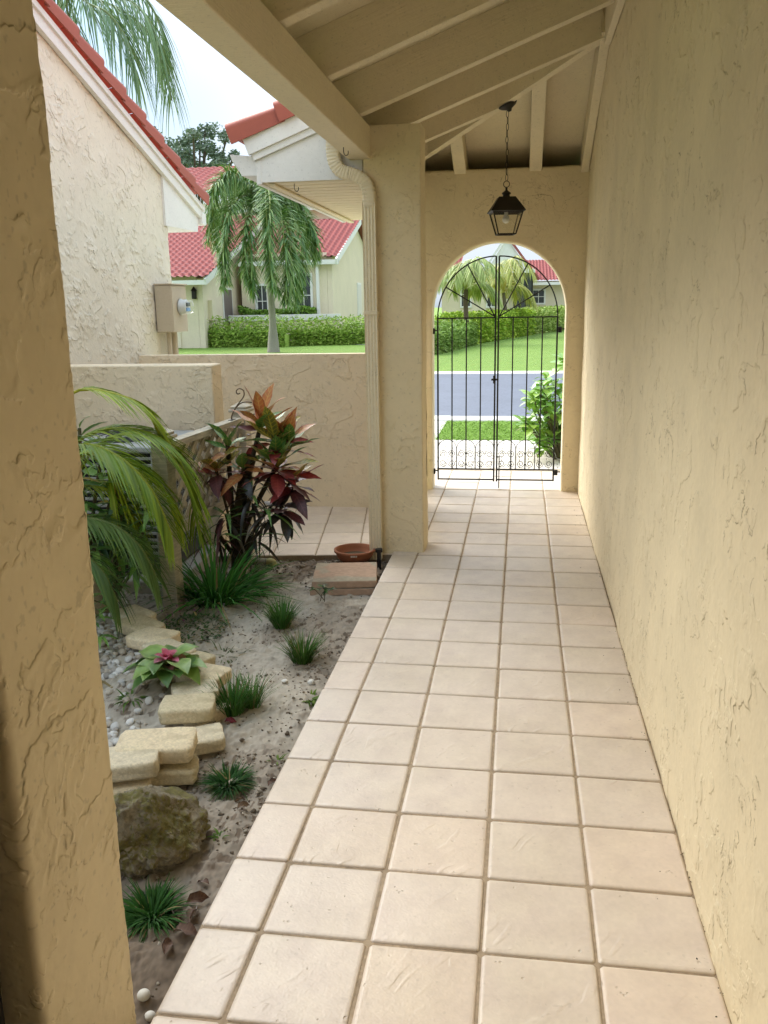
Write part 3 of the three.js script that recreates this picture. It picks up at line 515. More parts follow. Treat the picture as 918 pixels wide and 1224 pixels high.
// ---------------------------------------------------------------- stones
function boulder() {                                            // broken limestone lump: cut faces, pits and ledges
  const g = mergeVertices(new THREE.IcosahedronGeometry(1, 28).deleteAttribute('uv').deleteAttribute('normal')), p = g.attributes.position, r = rng(17), cuts = [];
  for (let i = 0; i < 16; i++) { const a = r() * 6.28, e = rr(-0.6, 1.1, r); cuts.push([V(Math.cos(a) * Math.cos(e), Math.sin(e), Math.sin(a) * Math.cos(e)), rr(0.62, 0.9, r)]); }
  const n2 = (x, y, z, f, s) => { const a = Math.abs(x), b = Math.abs(y), c = Math.abs(z), q = a + b + c; const F = (u, v, k) => fbm(((u * 0.25 + 0.5) % 1 + 1) % 1, ((v * 0.25 + 0.5) % 1 + 1) % 1, f, 4, s + k); return (F(y, z, 0) * a + F(x, z, 5) * b + F(x, y, 9) * c) / q; };
  for (let i = 0; i < p.count; i++) {
    const v = V().fromBufferAttribute(p, i); let k = 1; for (const [n, d] of cuts) { const t = v.dot(n); if (t > 0.01) k = Math.min(k, d / t); }
    k *= 1 + 0.30 * (n2(v.x, v.y, v.z, 6, 2100) - 0.5) + 0.32 * (Math.abs(n2(v.x, v.y, v.z, 12, 2200) - 0.5) - 0.12) + 0.26 * (n2(v.x, v.y, v.z, 40, 2300) - 0.5);
    p.setXYZ(i, v.x * k * 0.20, v.y * k * (v.x > 0 ? 0.165 - 0.05 * v.x : 0.165), v.z * k * 0.20);
  }
  g.computeVertexNormals(); const o = g.toNonIndexed(), nn = o.attributes.normal.clone(), q = boxUV(o); q.setAttribute('normal', nn); return q;
}
function blob(seed, detail, amp, f, sx, sy, sz, box = 0) {
  const g = mergeVertices(new THREE.IcosahedronGeometry(1, detail).deleteAttribute('uv').deleteAttribute('normal')), p = g.attributes.position, r = rng(seed), ph = [r() * 9, r() * 9, r() * 9];
  const n3 = (x, y, z, fr) => Math.sin(x * fr + ph[0] + 1.3 * Math.sin(y * fr * 1.1 + ph[1])) * Math.sin(y * fr * 0.9 + ph[2] + 1.2 * Math.sin(z * fr)) + 0.5 * Math.sin(z * fr * 1.7 + x * fr * 0.6 + ph[0]);
  for (let i = 0; i < p.count; i++) {
    let x = p.getX(i), y = p.getY(i), z = p.getZ(i); if (box) { const m = Math.pow(Math.abs(x) ** box + Math.abs(y) ** box + Math.abs(z) ** box, 1 / box); x /= m; y /= m; z /= m; }
    const k = 1 + amp * (n3(x, y, z, f) + 0.5 * n3(z, x, y, f * 2.3) + 0.28 * n3(y, z, x, f * 5.1) + 0.16 * n3(y, x, z, f * 11)); p.setXYZ(i, x * k * sx, y * k * sy, z * k * sz);
  }
  g.computeVertexNormals(); const o = g.toNonIndexed(); const nn = o.attributes.normal.clone(); const q = boxUV(o); q.setAttribute('normal', nn); return q;
}
const stoneT = texColor(512, (u, v) => { const a = fbm(u, v, 5, 5, 970), b = fbm(u, v, 60, 3, 980), st = sstep(0.58, 0.7, fbm(u, v, 9, 4, 990)); const k = 0.8 + 0.4 * b; return [lerp(0.66 * k, 0.36, st * 0.35), lerp((0.56 + 0.03 * a) * k, 0.29, st * 0.35), lerp(0.41 * k, 0.18, st * 0.35)]; });
{
  const ms = [rgb(1, 1, 1), rgb(1.1, 1.06, 1), rgb(0.9, 0.88, 0.8)].map((c) => mat(c, 0.9, { map: rep(stoneT, 0.45), bumpMap: rep(stoneT, 0.25), bumpScale: 0.006 }));
  const S = [ // photo pixel of the top's middle, length, width, height, turn, top level
    [146, 902, 0.22, 0.15, 0.085, 0.35, 0.105], [186, 882, 0.245, 0.145, 0.085, 0.22, 0.11], [224, 838, 0.19, 0.15, 0.085, 0.28, 0.075], [233, 820, 0.17, 0.12, 0.07, 0.5, 0.06], [243, 800, 0.19, 0.13, 0.08, -0.2, 0.065],
    [228, 783, 0.18, 0.12, 0.08, -0.5, 0.06], [202, 772, 0.22, 0.13, 0.08, -0.6, 0.075], [183, 757, 0.2, 0.15, 0.085, -0.35, 0.07], [168, 743, 0.2, 0.13, 0.085, -0.5, 0.07], [160, 731, 0.2, 0.13, 0.08, -0.6, 0.06],
    [140, 930, 0.2, 0.14, 0.08, 0.4, 0.02], [190, 912, 0.24, 0.13, 0.075, 0.30, 0.02], [232, 878, 0.20, 0.13, 0.075, 0.45, 0.015], [242, 845, 0.18, 0.13, 0.075, 0.9, -0.005]];
  S.forEach(([u, v, l, w, h, a, y], i) => { l *= 1.16; w *= 1.2; h *= 0.78;
    const top = i < 10, m = solo('edging_stone', blob(200 + i, 5, 0.022, 2.2, l / 2, h / 2, w / 2, 11), ms[i % 3], `${['first', 'second', 'third', 'fourth', 'fifth', 'sixth', 'seventh', 'eighth', 'ninth', 'tenth'][top ? 9 - i : i - 10]} ${top ? 'tan stone capping the curved border, counted from the lattice fence' : 'lower course stone of the curved border, counted from the mossy rock'}`, 'stone', top ? 'edging stones capping the curved border' : 'edging stones in the lower course');
    const p = pix(u, v, y); m.position.set(p.x, y - h / 2, p.z); m.rotation.set(rr(-0.06, 0.06), a, rr(-0.06, 0.06));
  });
  // mossy boulder
  const mossT = texColor(512, (u, v) => { const a = fbm(u, v, 5, 5, 1001), b = fbm(u, v, 50, 4, 1011), m = sstep(0.42, 0.6, a + 0.35 * (b - 0.5)); const k = 0.5 + 1.0 * b; return [lerp(0.2, 0.125, m) * k, lerp(0.17, 0.112, m) * k, lerp(0.115, 0.035, m) * k]; });
  const rk = solo('mossy_rock', boulder(), mat(0xffffff, 0.97, { map: rep(mossT, 0.5), bumpMap: rep(mossT, 0.28), bumpScale: 0.03 }), 'large mossy brown boulder on the sand by the big pillar', 'rock');
  const p = pix(176, 990, 0.03); rk.position.set(p.x, 0.03, p.z); rk.rotation.set(0.15, 0.5, -0.25);
  // clay stepping stones stacked by the downspout
  const paveT = texColor(256, (u, v) => { const b = fbm(u, v, 40, 3, 1021), st = sstep(0.5, 0.62, fbm(u, v, 4, 4, 1031)); const k = 0.8 + 0.4 * b; return [lerp(0.40, 0.33, st) * k, lerp(0.27, 0.28, st) * k, lerp(0.19, 0.205, st) * k]; });
  const pm = mat(0xffffff, 0.92, { map: rep(paveT, 0.8), bumpMap: rep(paveT, 0.3), bumpScale: 0.004 });
  const c = pix(413, 683, 0.015);
  for (const [y, a, lab] of [[-0.008, 0.16, 'reddish concrete stepping stone on top of the stack by downspout'], [-0.057, 0.13, 'lower stepping stone under the reddish one by downspout']]) { const m = solo('stepping_stone', rbox(0.40, 0.046, 0.40, 0.007), pm, lab, 'paver'); m.position.set(c.x - (y < -0.02 ? 0.01 : 0), y, c.z); m.rotation.y = a; }
  // saucer
  const sp = [[0, 0], [0.105, 0], [0.125, 0.03], [0.132, 0.055], [0.142, 0.057], [0.143, 0.072], [0.13, 0.073], [0.122, 0.05], [0.105, 0.014], [0, 0.012]].map(([x, y]) => new THREE.Vector2(x, y));
  const clayPot = mat(rgb(0.34, 0.125, 0.06), 0.85, { map: rep(mottle, 0.3), bumpMap: rep(mottle, 0.2), bumpScale: 0.002 });
  const sc = thing('plant_saucer', 'empty terracotta plant saucer on the patio edge', 'saucer'); const q = pix(424, 657, 0.03); sc.position.set(q.x, -0.035, q.z);
  part('dish', boxUV(new THREE.LatheGeometry(sp, 40)), clayPot, sc);
  part('residue', boxUV(new THREE.CylinderGeometry(0.108, 0.106, 0.008, 32).translate(0, 0.019, 0)), mat(rgb(0.22, 0.19, 0.13), 0.95, { map: rep(paveT, 0.2) }), sc);
  const lt = [[-0.02, 0], [-0.012, 0], [-0.02, 0.007], [-0.012, 0.007], [-0.02, 0.014], [-0.012, 0.014]];
  const mk = part('stamp', merge([box(-0.022, -0.014, 0.05, 0.062, 0.1435, 0.1445), box(-0.010, -0.002, 0.05, 0.062, 0.1435, 0.1445), box(0.002, 0.010, 0.05, 0.062, 0.1435, 0.1445), box(0.014, 0.020, 0.05, 0.062, 0.1435, 0.1445)]), mat(rgb(0.6, 0.55, 0.48), 0.9), sc); mk.rotation.y = 0.15;
  // irrigation bits
  const ir = thing('drain_pipe', 'short pale plastic pipe with a yellowed elbow by the patio edge', 'pipe'); const pv = mat(rgb(0.5, 0.46, 0.36), 0.6);
  const e0 = pix(322, 664, 0.0), e1 = pix(300, 662, 0.0);
  part('tube', boxUV(rodGeo(V(e1.x, -0.03, e1.z + 0.05), V(e0.x, -0.03, e0.z + 0.05), 0.022, 14)), pv, ir);
  part('elbow', tube([V(e0.x, -0.03, e0.z + 0.05), V(e0.x + 0.035, -0.032, e0.z + 0.055), V(e0.x + 0.05, -0.06, e0.z + 0.06)], 0.026, 12, 12), mat(rgb(0.45, 0.40, 0.16), 0.6), ir);
  const s2 = thing('sprinkler_riser', 'black sprinkler riser at the foot of the downspout', 'sprinkler'); const sr = pix(453, 664, 0.02);
  part('body', boxUV(rodGeo(V(sr.x, -0.08, sr.z), V(sr.x, 0.045, sr.z), 0.014, 12)), MAT.iron, s2); part('cap', boxUV(rodGeo(V(sr.x, 0.045, sr.z), V(sr.x, 0.068, sr.z), 0.024, 14)), MAT.iron, s2);
}
// gravel inside the border, and clods and chips on the sand: too many to count
{
  const r = rng(77), base = [0, 1].map((i) => blob(400 + i, 1, i ? 0.22 : 0.08, 1.5, 1, i ? 0.5 : 0.62, 0.8)), M4 = new THREE.Matrix4();
  const spread = (name, label, geo, n, mt, place, cols) => {
    const im = new THREE.InstancedMesh(geo, mt, n); im.name = numbered(name); let k = 0, guard = 0;
    while (k < n && guard++ < n * 40) { const p = place(); if (!p) continue; M4.compose(V(p[0], p[1], p[2]), new THREE.Quaternion().setFromEuler(new THREE.Euler(rr(-0.5, 0.5, r), r() * 6.3, rr(-0.5, 0.5, r))), V(p[3], p[3], p[3])); im.setMatrixAt(k, M4); const c = cols[Math.floor(r() * cols.length)], v = rr(0.8, 1.15, r); im.setColorAt(k, rgb(c[0] * v, c[1] * v, c[2] * v)); k++; }
    im.count = k; im.castShadow = im.receiveShadow = true; scene.add(im); tag(im, label, 'gravel', undefined, 'stuff');
  };
  spread('gravel', 'white and grey pebble gravel inside the curved border', base[0], 1700, mat(0xffffff, 0.8), () => { const x = rr(-3.1, -1.98, r), z = rr(-2.75, -0.75, r); if (!inRing(x + 0.09, z)) return; const d = Math.hypot(x + 2.16, z + 1.45); if (d < 0.3 && r() < 0.9) return; const s = rr(0.011, 0.026, r); return [x, soilY(x, z) + s * 0.4, z, s]; }, [[0.62, 0.60, 0.56], [0.62, 0.60, 0.56], [0.5, 0.48, 0.44], [0.36, 0.33, 0.29], [0.44, 0.38, 0.3]]);
  spread('soil_clods', 'small clods and chips strewn over the sandy bed', base[1], 2600, mat(0xffffff, 0.95), () => { const x = rr(-2.6, -1.40, r), z = rr(-3.75, 0.35, r); if (inRing(x - 0.12, z)) return; const dens = fbm(((x + 8) / 4) % 1, ((z + 8) / 4) % 1, 14, 3, 1200); if (r() > sstep(0.38, 0.66, dens) + (z < -3.3 ? 0.5 : 0)) return; const s = rr(0.002, 0.0065, r) * (r() < 0.06 ? 1.8 : 1) * (z < -3.3 ? 1.8 : 1); return [x, soilY(x, z) + s * 0.3, z, s]; }, [[0.13, 0.1, 0.07], [0.17, 0.13, 0.09], [0.3, 0.26, 0.2], [0.42, 0.37, 0.3]]);
  spread('grit', 'dark grit caught along the foot of the long wall', base[1], 170, mat(0xffffff, 0.95), () => { const z = rr(-5.7, 1.2, r), s = rr(0.001, 0.003, r); return [-0.003 - Math.pow(r(), 5) * 0.12, s * 0.3, z, s]; }, [[0.06, 0.045, 0.03], [0.1, 0.08, 0.05]]);
  const wm = mat(rgb(0.72, 0.7, 0.64), 0.6);
  for (const [u, v, s, lab] of [[171, 1183, 0.0165, 'round white pebble in the dark soil by the big pillar'], [178, 1200, 0.0145, 'round white pebble in the dark soil by the big pillar'], [372, 814, 0.017, 'white pebble by the small weed at the walkway edge'], [340, 813, 0.015, 'flat white chip on the sand between the grass tufts']]) {
    const p = pix(u, v, -0.04), m = solo('white_pebble', blob(500 + u, 3, 0.03, 1.2, s, s * (u === 340 ? 0.45 : 0.85), s), wm, lab, 'pebble', u < 200 ? 'white pebbles by the pillar foot' : undefined); m.position.set(p.x, soilY(p.x, p.z) + s * 0.55, p.z);
  }
}

// ---------------------------------------------------------------- lattice fence, hook, air conditioner
const wornT = texColor(256, (u, v) => { const k = 0.75 + 0.35 * pn(u * 6, v * 90, 4000, 3) + 0.4 * (fbm(u, v, 5, 4, 1301) - 0.5); return [0.56 * k, 0.50 * k, 0.39 * k]; });
MAT.worn = mat(0xffffff, 0.88, { map: rep(wornT, 0.6), bumpMap: rep(grainT, 0.3), bumpScale: 0.002 });
{
  const F = thing('lattice_fence', 'weathered low lattice fence screening the air conditioner', 'fence');
  const A = V(-2.515, 0, -2.63), B = V(-2.40, 0, -3.72), dir = B.clone().sub(A), L = dir.length(); dir.normalize();
  const at = (s, y, o = 0) => A.clone().addScaledVector(dir, s).add(V(o, y, 0));
  for (const [s, top] of [[0, 0.95], [L, 0.97]]) {
    const p = part('post', rbox(0.095, top + 0.2, 0.095, 0.008), MAT.worn, F); const c = at(s, top / 2 - 0.1); p.position.copy(c); p.rotation.y = Math.atan2(dir.x, dir.z);
    const cap = part('cap', merge([rbox(0.135, 0.022, 0.135, 0.008, 0, top / 2 + 0.112), rbox(0.11, 0.016, 0.11, 0.006, 0, top / 2 + 0.131), (() => { const g = new THREE.ConeGeometry(0.08, 0.035, 4); g.rotateY(Math.PI / 4); g.translate(0, top / 2 + 0.156, 0); return boxUV(g); })()]), MAT.worn, p);
  }
  part('rail', barGeo(at(0.03, 0.905), at(L - 0.03, 0.92), 0.075, 0.038), MAT.worn, F);
  part('rail', barGeo(at(0.03, 0.405), at(L - 0.03, 0.405), 0.05, 0.07), MAT.worn, F);
  const y0 = 0.43, y1 = 0.895, hh = y1 - y0;
  for (const e of [-1, 1]) for (let k = 0; k < 13; k++) {
    let s0 = -hh + 0.06 + k * 0.118, s1 = s0 + hh, b0 = y0, b1 = y1; if (s0 < 0.045) { b0 += 0.045 - s0; s0 = 0.045; } if (s1 > L - 0.045) { b1 -= s1 - L + 0.045; s1 = L - 0.045; } if (s1 - s0 < 0.03) continue;
    const p = e > 0 ? [at(s0, b0, 0.007), at(s1, b1, 0.007)] : [at(L - s0, b0, -0.007), at(L - s1, b1, -0.007)];
    part('slat', barGeo(p[0], p[1], 0.010, 0.036, 0.002), MAT.worn, F);
  }
  const h = thing('scroll_hook', 'bronze scrolled iron hook clamped to the lattice fence rail', 'hook'); const o = pix(276, 512, 0.92), pts = [];
  const hp = [[278, 508], [277, 498], [281, 489], [288, 482], [297, 480.5], [306, 483], [312, 490], [313, 498], [308, 504], [301, 502], [300, 497], [304, 495]].map(([u, v]) => sight(u, v, 'z', -3.55)), hq = [[281, 488], [287, 480], [291.5, 473], [291, 467], [286, 464.5], [282.5, 467.5], [284, 471], [287, 470]].map(([u, v]) => sight(u, v, 'z', -3.55));
  const rust = mat(rgb(0.13, 0.085, 0.05), 0.6, { metalness: 0.3 }); part('scroll', tube(hp, 0.0045, 80, 6), rust, h); part('tip', tube(hq, 0.004, 60, 6), rust, h);
  part('clamp', rbox(0.03, 0.03, 0.09, 0.004, hp[0].x, 0.925, hp[0].z), MAT.bronze, h);
}
{
  const t = thing('air_conditioner', 'grey air conditioner condenser behind the lattice fence', 'air conditioner'); const gm = mat(rgb(0.42, 0.43, 0.43), 0.5, { metalness: 0.2 }), dk = mat(rgb(0.025, 0.026, 0.028), 0.6);
  const x0 = -3.40, x1 = -2.70, z0 = -3.66, z1 = -2.98, y0 = 0.03, y1 = 0.85;
  part('coil', box(x0 + 0.05, x1 - 0.05, y0 + 0.04, y1 - 0.05, z0 + 0.05, z1 - 0.05), dk, t);
  part('base_pan', bbox(x0, x1, y0, y0 + 0.1, z0, z1, 0.02), mat(rgb(0.06, 0.062, 0.066), 0.6), t);
  const tp = part('top_plate', bbox(x0 - 0.015, x1 + 0.015, y1 - 0.045, y1, z0 - 0.015, z1 + 0.015, 0.015), gm, t);
  part('fan_grille', merge([0.08, 0.13, 0.18, 0.23, 0.28].map((r) => boxUV(new THREE.TorusGeometry(r, 0.004, 5, 40).rotateX(Math.PI / 2).translate((x0 + x1) / 2, y1 + 0.012, (z0 + z1) / 2)))), dk, tp);
  for (const [x, z] of [[x0, z0], [x1, z0], [x0, z1], [x1, z1]]) part('corner_post', bbox(x - 0.025 + (x < -3 ? 0.025 : -0.025), x + 0.025 + (x < -3 ? 0.025 : -0.025), y0 + 0.1, y1 - 0.045, z - 0.025 + (z < -3.3 ? 0.025 : -0.025), z + 0.025 + (z < -3.3 ? 0.025 : -0.025), 0.008), gm, t);
  for (let i = 0; i < 15; i++) { const y = y0 + 0.13 + i * 0.043; part('louver', bbox(x0 + 0.04, x1 - 0.04, y, y + 0.018, z1 - 0.016, z1 - 0.004, 0.003), gm, t); }
  for (let i = 0; i < 22; i++) { const y = y0 + 0.12 + i * 0.031; part('guard_wire', boxUV(rodGeo(V(x1 - 0.008, y, z0 + 0.04), V(x1 - 0.008, y, z1 - 0.04), 0.003, 5)), gm, t); }
  for (let i = 0; i < 20; i++) { const z = z0 + 0.05 + i * 0.03; part('guard_wire', boxUV(rodGeo(V(x1 - 0.004, y0 + 0.1, z), V(x1 - 0.004, y1 - 0.05, z), 0.003, 5)), gm, t); }
  solo('equipment_pad', bbox(-3.5, -2.6, -0.12, 0.028, -3.72, -2.86, 0.015), MAT.concrete, 'pale concrete pad under the air conditioner', 'pad');
  const pot = thing('plant_pot', 'pale glazed planter half hidden under the palm leaves', 'pot', undefined, [-2.93, -0.06, -2.47]); const pp = [[0, 0], [0.1, 0], [0.12, 0.06], [0.155, 0.26], [0.175, 0.27], [0.175, 0.30], [0.15, 0.30], [0.135, 0.22], [0, 0.22]].map(([x, y]) => new THREE.Vector2(x, y));
  part('vessel', boxUV(new THREE.LatheGeometry(pp, 36)), mat(rgb(0.5, 0.45, 0.35), 0.5, { map: rep(stoneT, 0.5) }), pot); part('potting_soil', boxUV(new THREE.CylinderGeometry(0.135, 0.13, 0.03, 24).translate(0, 0.225, 0)), mat(rgb(0.08, 0.06, 0.04), 0.95), pot);
}

// ---------------------------------------------------------------- leaves
function leafGeo(L, W, { fold = 0.25, droop = 0.3, rise = 0, n = 5, shape = (t) => Math.sin(Math.PI * Math.pow(t, 0.75)), twist = 0, wave = 0 } = {}) {   // along +z, face up
  const pos = [], uv = [], idx = [];
  for (let i = 0; i <= n; i++) {
    const t = i / n, w = Math.max(0.0004, W / 2 * shape(t)), y = rise * t * L - droop * t * t * L, z = L * t * (1 - 0.25 * droop * t), a = twist * t;
    for (const s of [-1, 0, 1]) { const x = s * w * Math.cos(a), dy = Math.abs(s) * w * fold + s * w * Math.sin(a) + (s ? wave * w * Math.sin(t * 9 + s) : 0); pos.push(x, y + dy, z); uv.push((s + 1) / 2, t); }
    if (i) { const a0 = (i - 1) * 3, b0 = i * 3; idx.push(a0, b0, a0 + 1, a0 + 1, b0, b0 + 1, a0 + 1, b0 + 1, a0 + 2, a0 + 2, b0 + 1, b0 + 2); }
  }
  const g = new THREE.BufferGeometry(); g.setAttribute('position', new THREE.Float32BufferAttribute(pos, 3)); g.setAttribute('uv', new THREE.Float32BufferAttribute(uv, 2)); g.setIndex(idx); g.computeVertexNormals(); return g;
}
function leafTex(base, vein, edge = base, k = 9, seed = 0) {
  const w = 64, h = 128, d = new Uint8Array(w * h * 4), enc = (x) => 255 * Math.pow(clamp(x), 1 / 2.2);
  for (let j = 0; j < h; j++) for (let i = 0; i < w; i++) {
    const u = Math.abs(i / (w - 1) - 0.5) * 2, v = j / h, rib = sstep(0.12, 0.03, u), sv = sstep(0.75, 0.98, Math.cos((v - u * 0.12) * k * 6.283) * 0.5 + 0.5) * (1 - u * 0.4), m = clamp(Math.max(rib, sv * 0.85)), n = 0.75 + 0.5 * fbm(i / w, j / h, 6, 3, seed + 60), e = sstep(0.72, 0.95, u + 0.25 * (n - 1));
    for (let c = 0; c < 3; c++) d[4 * (j * w + i) + c] = enc(lerp(lerp(base[c], edge[c], e), vein[c], m) * n); d[4 * (j * w + i) + 3] = 255;
  }
  const t = new THREE.DataTexture(d, w, h); t.magFilter = THREE.LinearFilter; t.colorSpace = THREE.SRGBColorSpace; t.needsUpdate = true; return t;
}
const lm = (base, vein, edge, k, rough = 0.42) => leafMat(0xffffff, rough, { map: leafTex(base, vein, edge, k, Math.round(base[0] * 1000)), transmission: 0.3 });
const UP = V(0, 1, 0);
function setLeaf(m, p, dir, roll = 0, s = 1) {               // put a leaf at p pointing along dir
  const z = dir.clone().normalize(); let x = UP.clone().cross(z); if (x.lengthSq() < 1e-4) x.set(1, 0, 0); x.normalize(); const y = z.clone().cross(x);
  m.quaternion.setFromRotationMatrix(new THREE.Matrix4().makeBasis(x, y, z)); if (roll) m.rotateZ(roll); m.position.copy(p); m.scale.setScalar(s); return m;
}
function bladesGeo(n, { h, spread, w, droop, lean = 0.5, r, base = 0.03, up = 0.8 }) {     // a tuft of arching blades, one geometry
  const gs = [];
  for (let i = 0; i < n; i++) {
    const a = r() * 6.283, e = up - lean * Math.sqrt(r()), L = h * rr(0.55, 1.1, r), m = new THREE.Object3D(), q = Math.sqrt(r()) * base;
    setLeaf(m, V(Math.cos(a) * q, 0, Math.sin(a) * q), V(Math.cos(a) * (1 - e) * spread, e, Math.sin(a) * (1 - e) * spread), rr(-0.4, 0.4, r)); m.updateMatrix();
    gs.push(leafGeo(L, w * rr(0.7, 1.2, r), { fold: 0.3, droop: droop * rr(0.5, 1.3, r), n: 4, shape: (t) => (1 - t * t * 0.95) }).applyMatrix4(m.matrix));
  }
  return mergeGeometries(gs);
}
function tintBlades(g, per, c0, c1, r) { const n = g.attributes.position.count, c = new Float32Array(n * 3); for (let i = 0; i < n; i += per) { const t = r(), b = rr(0.7, 1.2, r), dry = r() < 0.07; for (let k = 0; k < per && i + k < n; k++) for (let q = 0; q < 3; q++) c[3 * (i + k) + q] = dry ? [0.3, 0.23, 0.1][q] * b : lerp(c0[q], c1[q], t) * b; } g.setAttribute('color', new THREE.BufferAttribute(c, 3)); return g; }
const vMat = (rough = 0.5, tr = 0.3) => leafMat(0xffffff, rough, { vertexColors: true, transmission: tr, specularIntensity: 0.3 });
const MV = vMat(0.62, 0.3), MVm = vMat(0.65, 0.25);
const gr = rng(321);
function tuft(name, label, category, u, v, n, o, c0, c1, group) {
  const p = pix(u, v, -0.05), y = soilY(p.x, p.z), g = tintBlades(bladesGeo(n, { ...o, r: gr }), 15, c0, c1, gr), m = solo(name, g, MV, label, category, group); m.position.set(p.x, y, p.z); return m;
}
tuft('mondo_grass', 'dark mondo grass ball at the foot of the mossy rock', 'plant', 181, 1088, 460, { h: 0.1, spread: 1.05, w: 0.007, droop: 0.5, lean: 0.62, base: 0.04, up: 0.9 }, [0.02, 0.085, 0.012], [0.06, 0.19, 0.03]);
tuft('mondo_grass', 'dark mondo grass ball alone on the open sand', 'plant', 273, 934, 460, { h: 0.09, spread: 1.05, w: 0.006, droop: 0.5, lean: 0.62, base: 0.04, up: 0.9 }, [0.018, 0.075, 0.012], [0.05, 0.165, 0.03]);
tuft('grass_tuft', 'wide two headed green grass tuft beside the stone border', 'plant', 278, 852, 230, { h: 0.17, spread: 0.7, w: 0.0065, droop: 0.32, lean: 0.4, up: 0.95, base: 0.05 }, [0.045, 0.14, 0.02], [0.11, 0.26, 0.05]);
tuft('grass_tuft', 'small green grass tuft leaning against the wide tuft', 'plant', 301, 844, 120, { h: 0.16, spread: 0.7, w: 0.0065, droop: 0.32, lean: 0.4, up: 0.95, base: 0.04 }, [0.045, 0.14, 0.02], [0.11, 0.26, 0.05]);
tuft('grass_tuft', 'upright grass tuft with dry outer blades on the sand', 'plant', 361, 788, 240, { h: 0.17, spread: 0.7, w: 0.0065, droop: 0.32, lean: 0.4, up: 0.95, base: 0.045 }, [0.04, 0.13, 0.02], [0.13, 0.24, 0.05]);
tuft('grass_tuft', 'upright grass tuft between the liriope clump and stepping stones', 'plant', 337, 749, 230, { h: 0.17, spread: 0.7, w: 0.0065, droop: 0.32, lean: 0.4, up: 0.95, base: 0.045 }, [0.045, 0.14, 0.02], [0.11, 0.25, 0.05]);
tuft('liriope_clump', 'large green strap leaved clump around the fence post', 'plant', 258, 718, 300, { h: 0.46, spread: 0.95, w: 0.014, droop: 0.55, lean: 0.55, base: 0.13, up: 0.95 }, [0.035, 0.15, 0.02], [0.10, 0.31, 0.05]);
tuft('liriope_clump', 'low strap leaved clump trailing over the sand', 'plant', 300, 700, 90, { h: 0.34, spread: 1.6, w: 0.011, droop: 0.8, lean: 0.7, base: 0.08 }, [0.03, 0.10, 0.022], [0.10, 0.19, 0.05]);
tuft('weed', 'tiny bright green weed at the walkway edge', 'plant', 371, 834, 46, { h: 0.055, spread: 1.6, w: 0.012, droop: 0.5, lean: 0.7, base: 0.035 }, [0.10, 0.19, 0.02], [0.19, 0.29, 0.04]);
tuft('weed', 'tiny green sprout on the sand beside the rock', 'plant', 262, 998, 14, { h: 0.045, spread: 1.4, w: 0.009, droop: 0.5, lean: 0.7, base: 0.015 }, [0.10, 0.2, 0.03], [0.17, 0.29, 0.04]);
tuft('weed', 'faint green sprout below the grass tuft by walkway', 'plant', 332, 905, 12, { h: 0.04, spread: 1.4, w: 0.008, droop: 0.5, lean: 0.7, base: 0.02 }, [0.10, 0.18, 0.03], [0.17, 0.26, 0.05]);
tuft('weed', 'low green weed among the gravel by the border', 'plant', 158, 850, 40, { h: 0.06, spread: 1.6, w: 0.01, droop: 0.5, lean: 0.75, base: 0.05 }, [0.06, 0.12, 0.02], [0.13, 0.22, 0.04]);
tuft('weed', 'sprawling thin weed between border and grass tufts', 'plant', 268, 780, 60, { h: 0.09, spread: 1.8, w: 0.007, droop: 0.4, lean: 0.8, base: 0.09 }, [0.06, 0.11, 0.03], [0.13, 0.18, 0.05]);
tuft('strap_leaf_plant', 'pale strap leaves arching over the gravel', 'plant', 112, 815, 9, { h: 0.26, spread: 1.6, w: 0.018, droop: 0.6, lean: 0.7, base: 0.03 }, [0.14, 0.24, 0.12], [0.22, 0.34, 0.18]);

// small leafy plants
function leafyPlant(name, label, category, p, stems, leafGeos, mats, r, { stemR = 0.004, stemMat } = {}) {   // stems: [tip, leaf count, spread, elevation, size]
  const t = thing(name, label, category, undefined, [p.x, p.y, p.z]); const sm = stemMat || mat(rgb(0.09, 0.075, 0.035), 0.85);
  for (const [tip, n, el, size, from] of stems) {
    const b = from || V(rr(-0.02, 0.02, r), 0, rr(-0.02, 0.02, r)), mid = b.clone().lerp(tip, 0.5).add(V(rr(-0.03, 0.03, r), 0.03, rr(-0.03, 0.03, r)));
    part('stem', boxUV(tube([b, mid, tip], stemR, 10, 6)), sm, t);
    const cv = new THREE.CatmullRomCurve3([b, mid, tip]);
    for (let i = 0; i < n; i++) { const f = i / n, a = i * 2.4 + r(), q = cv.getPoint(1 - f * 0.42), e = lerp(el[0], el[1], 1 - f) + rr(-0.2, 0.2, r); setLeaf(part('leaf', leafGeos[Math.floor(r() * leafGeos.length)], mats[Math.floor(r() * mats.length)], t), q, V(Math.cos(a) * Math.cos(e), Math.sin(e), Math.sin(a) * Math.cos(e)), rr(-0.4, 0.4, r), size * rr(0.75, 1.15, r)); }
  }
  return t;
}
const ovalLeaf = [0, 1, 2].map((i) => leafGeo(1, 0.42, { fold: 0.25, droop: 0.25 + 0.15 * i, n: 4 }));
const lanceLeaf = [0, 1, 2].map((i) => leafGeo(1, 0.2, { fold: 0.3, droop: 0.2 + 0.25 * i, n: 5, twist: 0.3 * i }));
const gloss = [lm([0.10, 0.25, 0.045], [0.16, 0.31, 0.08], [0.09, 0.22, 0.04], 8), lm([0.19, 0.37, 0.055], [0.26, 0.43, 0.1], [0.16, 0.33, 0.05], 8), lm([0.035, 0.1, 0.03], [0.06, 0.14, 0.04], [0.03, 0.085, 0.028], 8)];
const yellowLeaf = lm([0.5, 0.33, 0.03], [0.55, 0.42, 0.08], [0.42, 0.22, 0.03], 8);
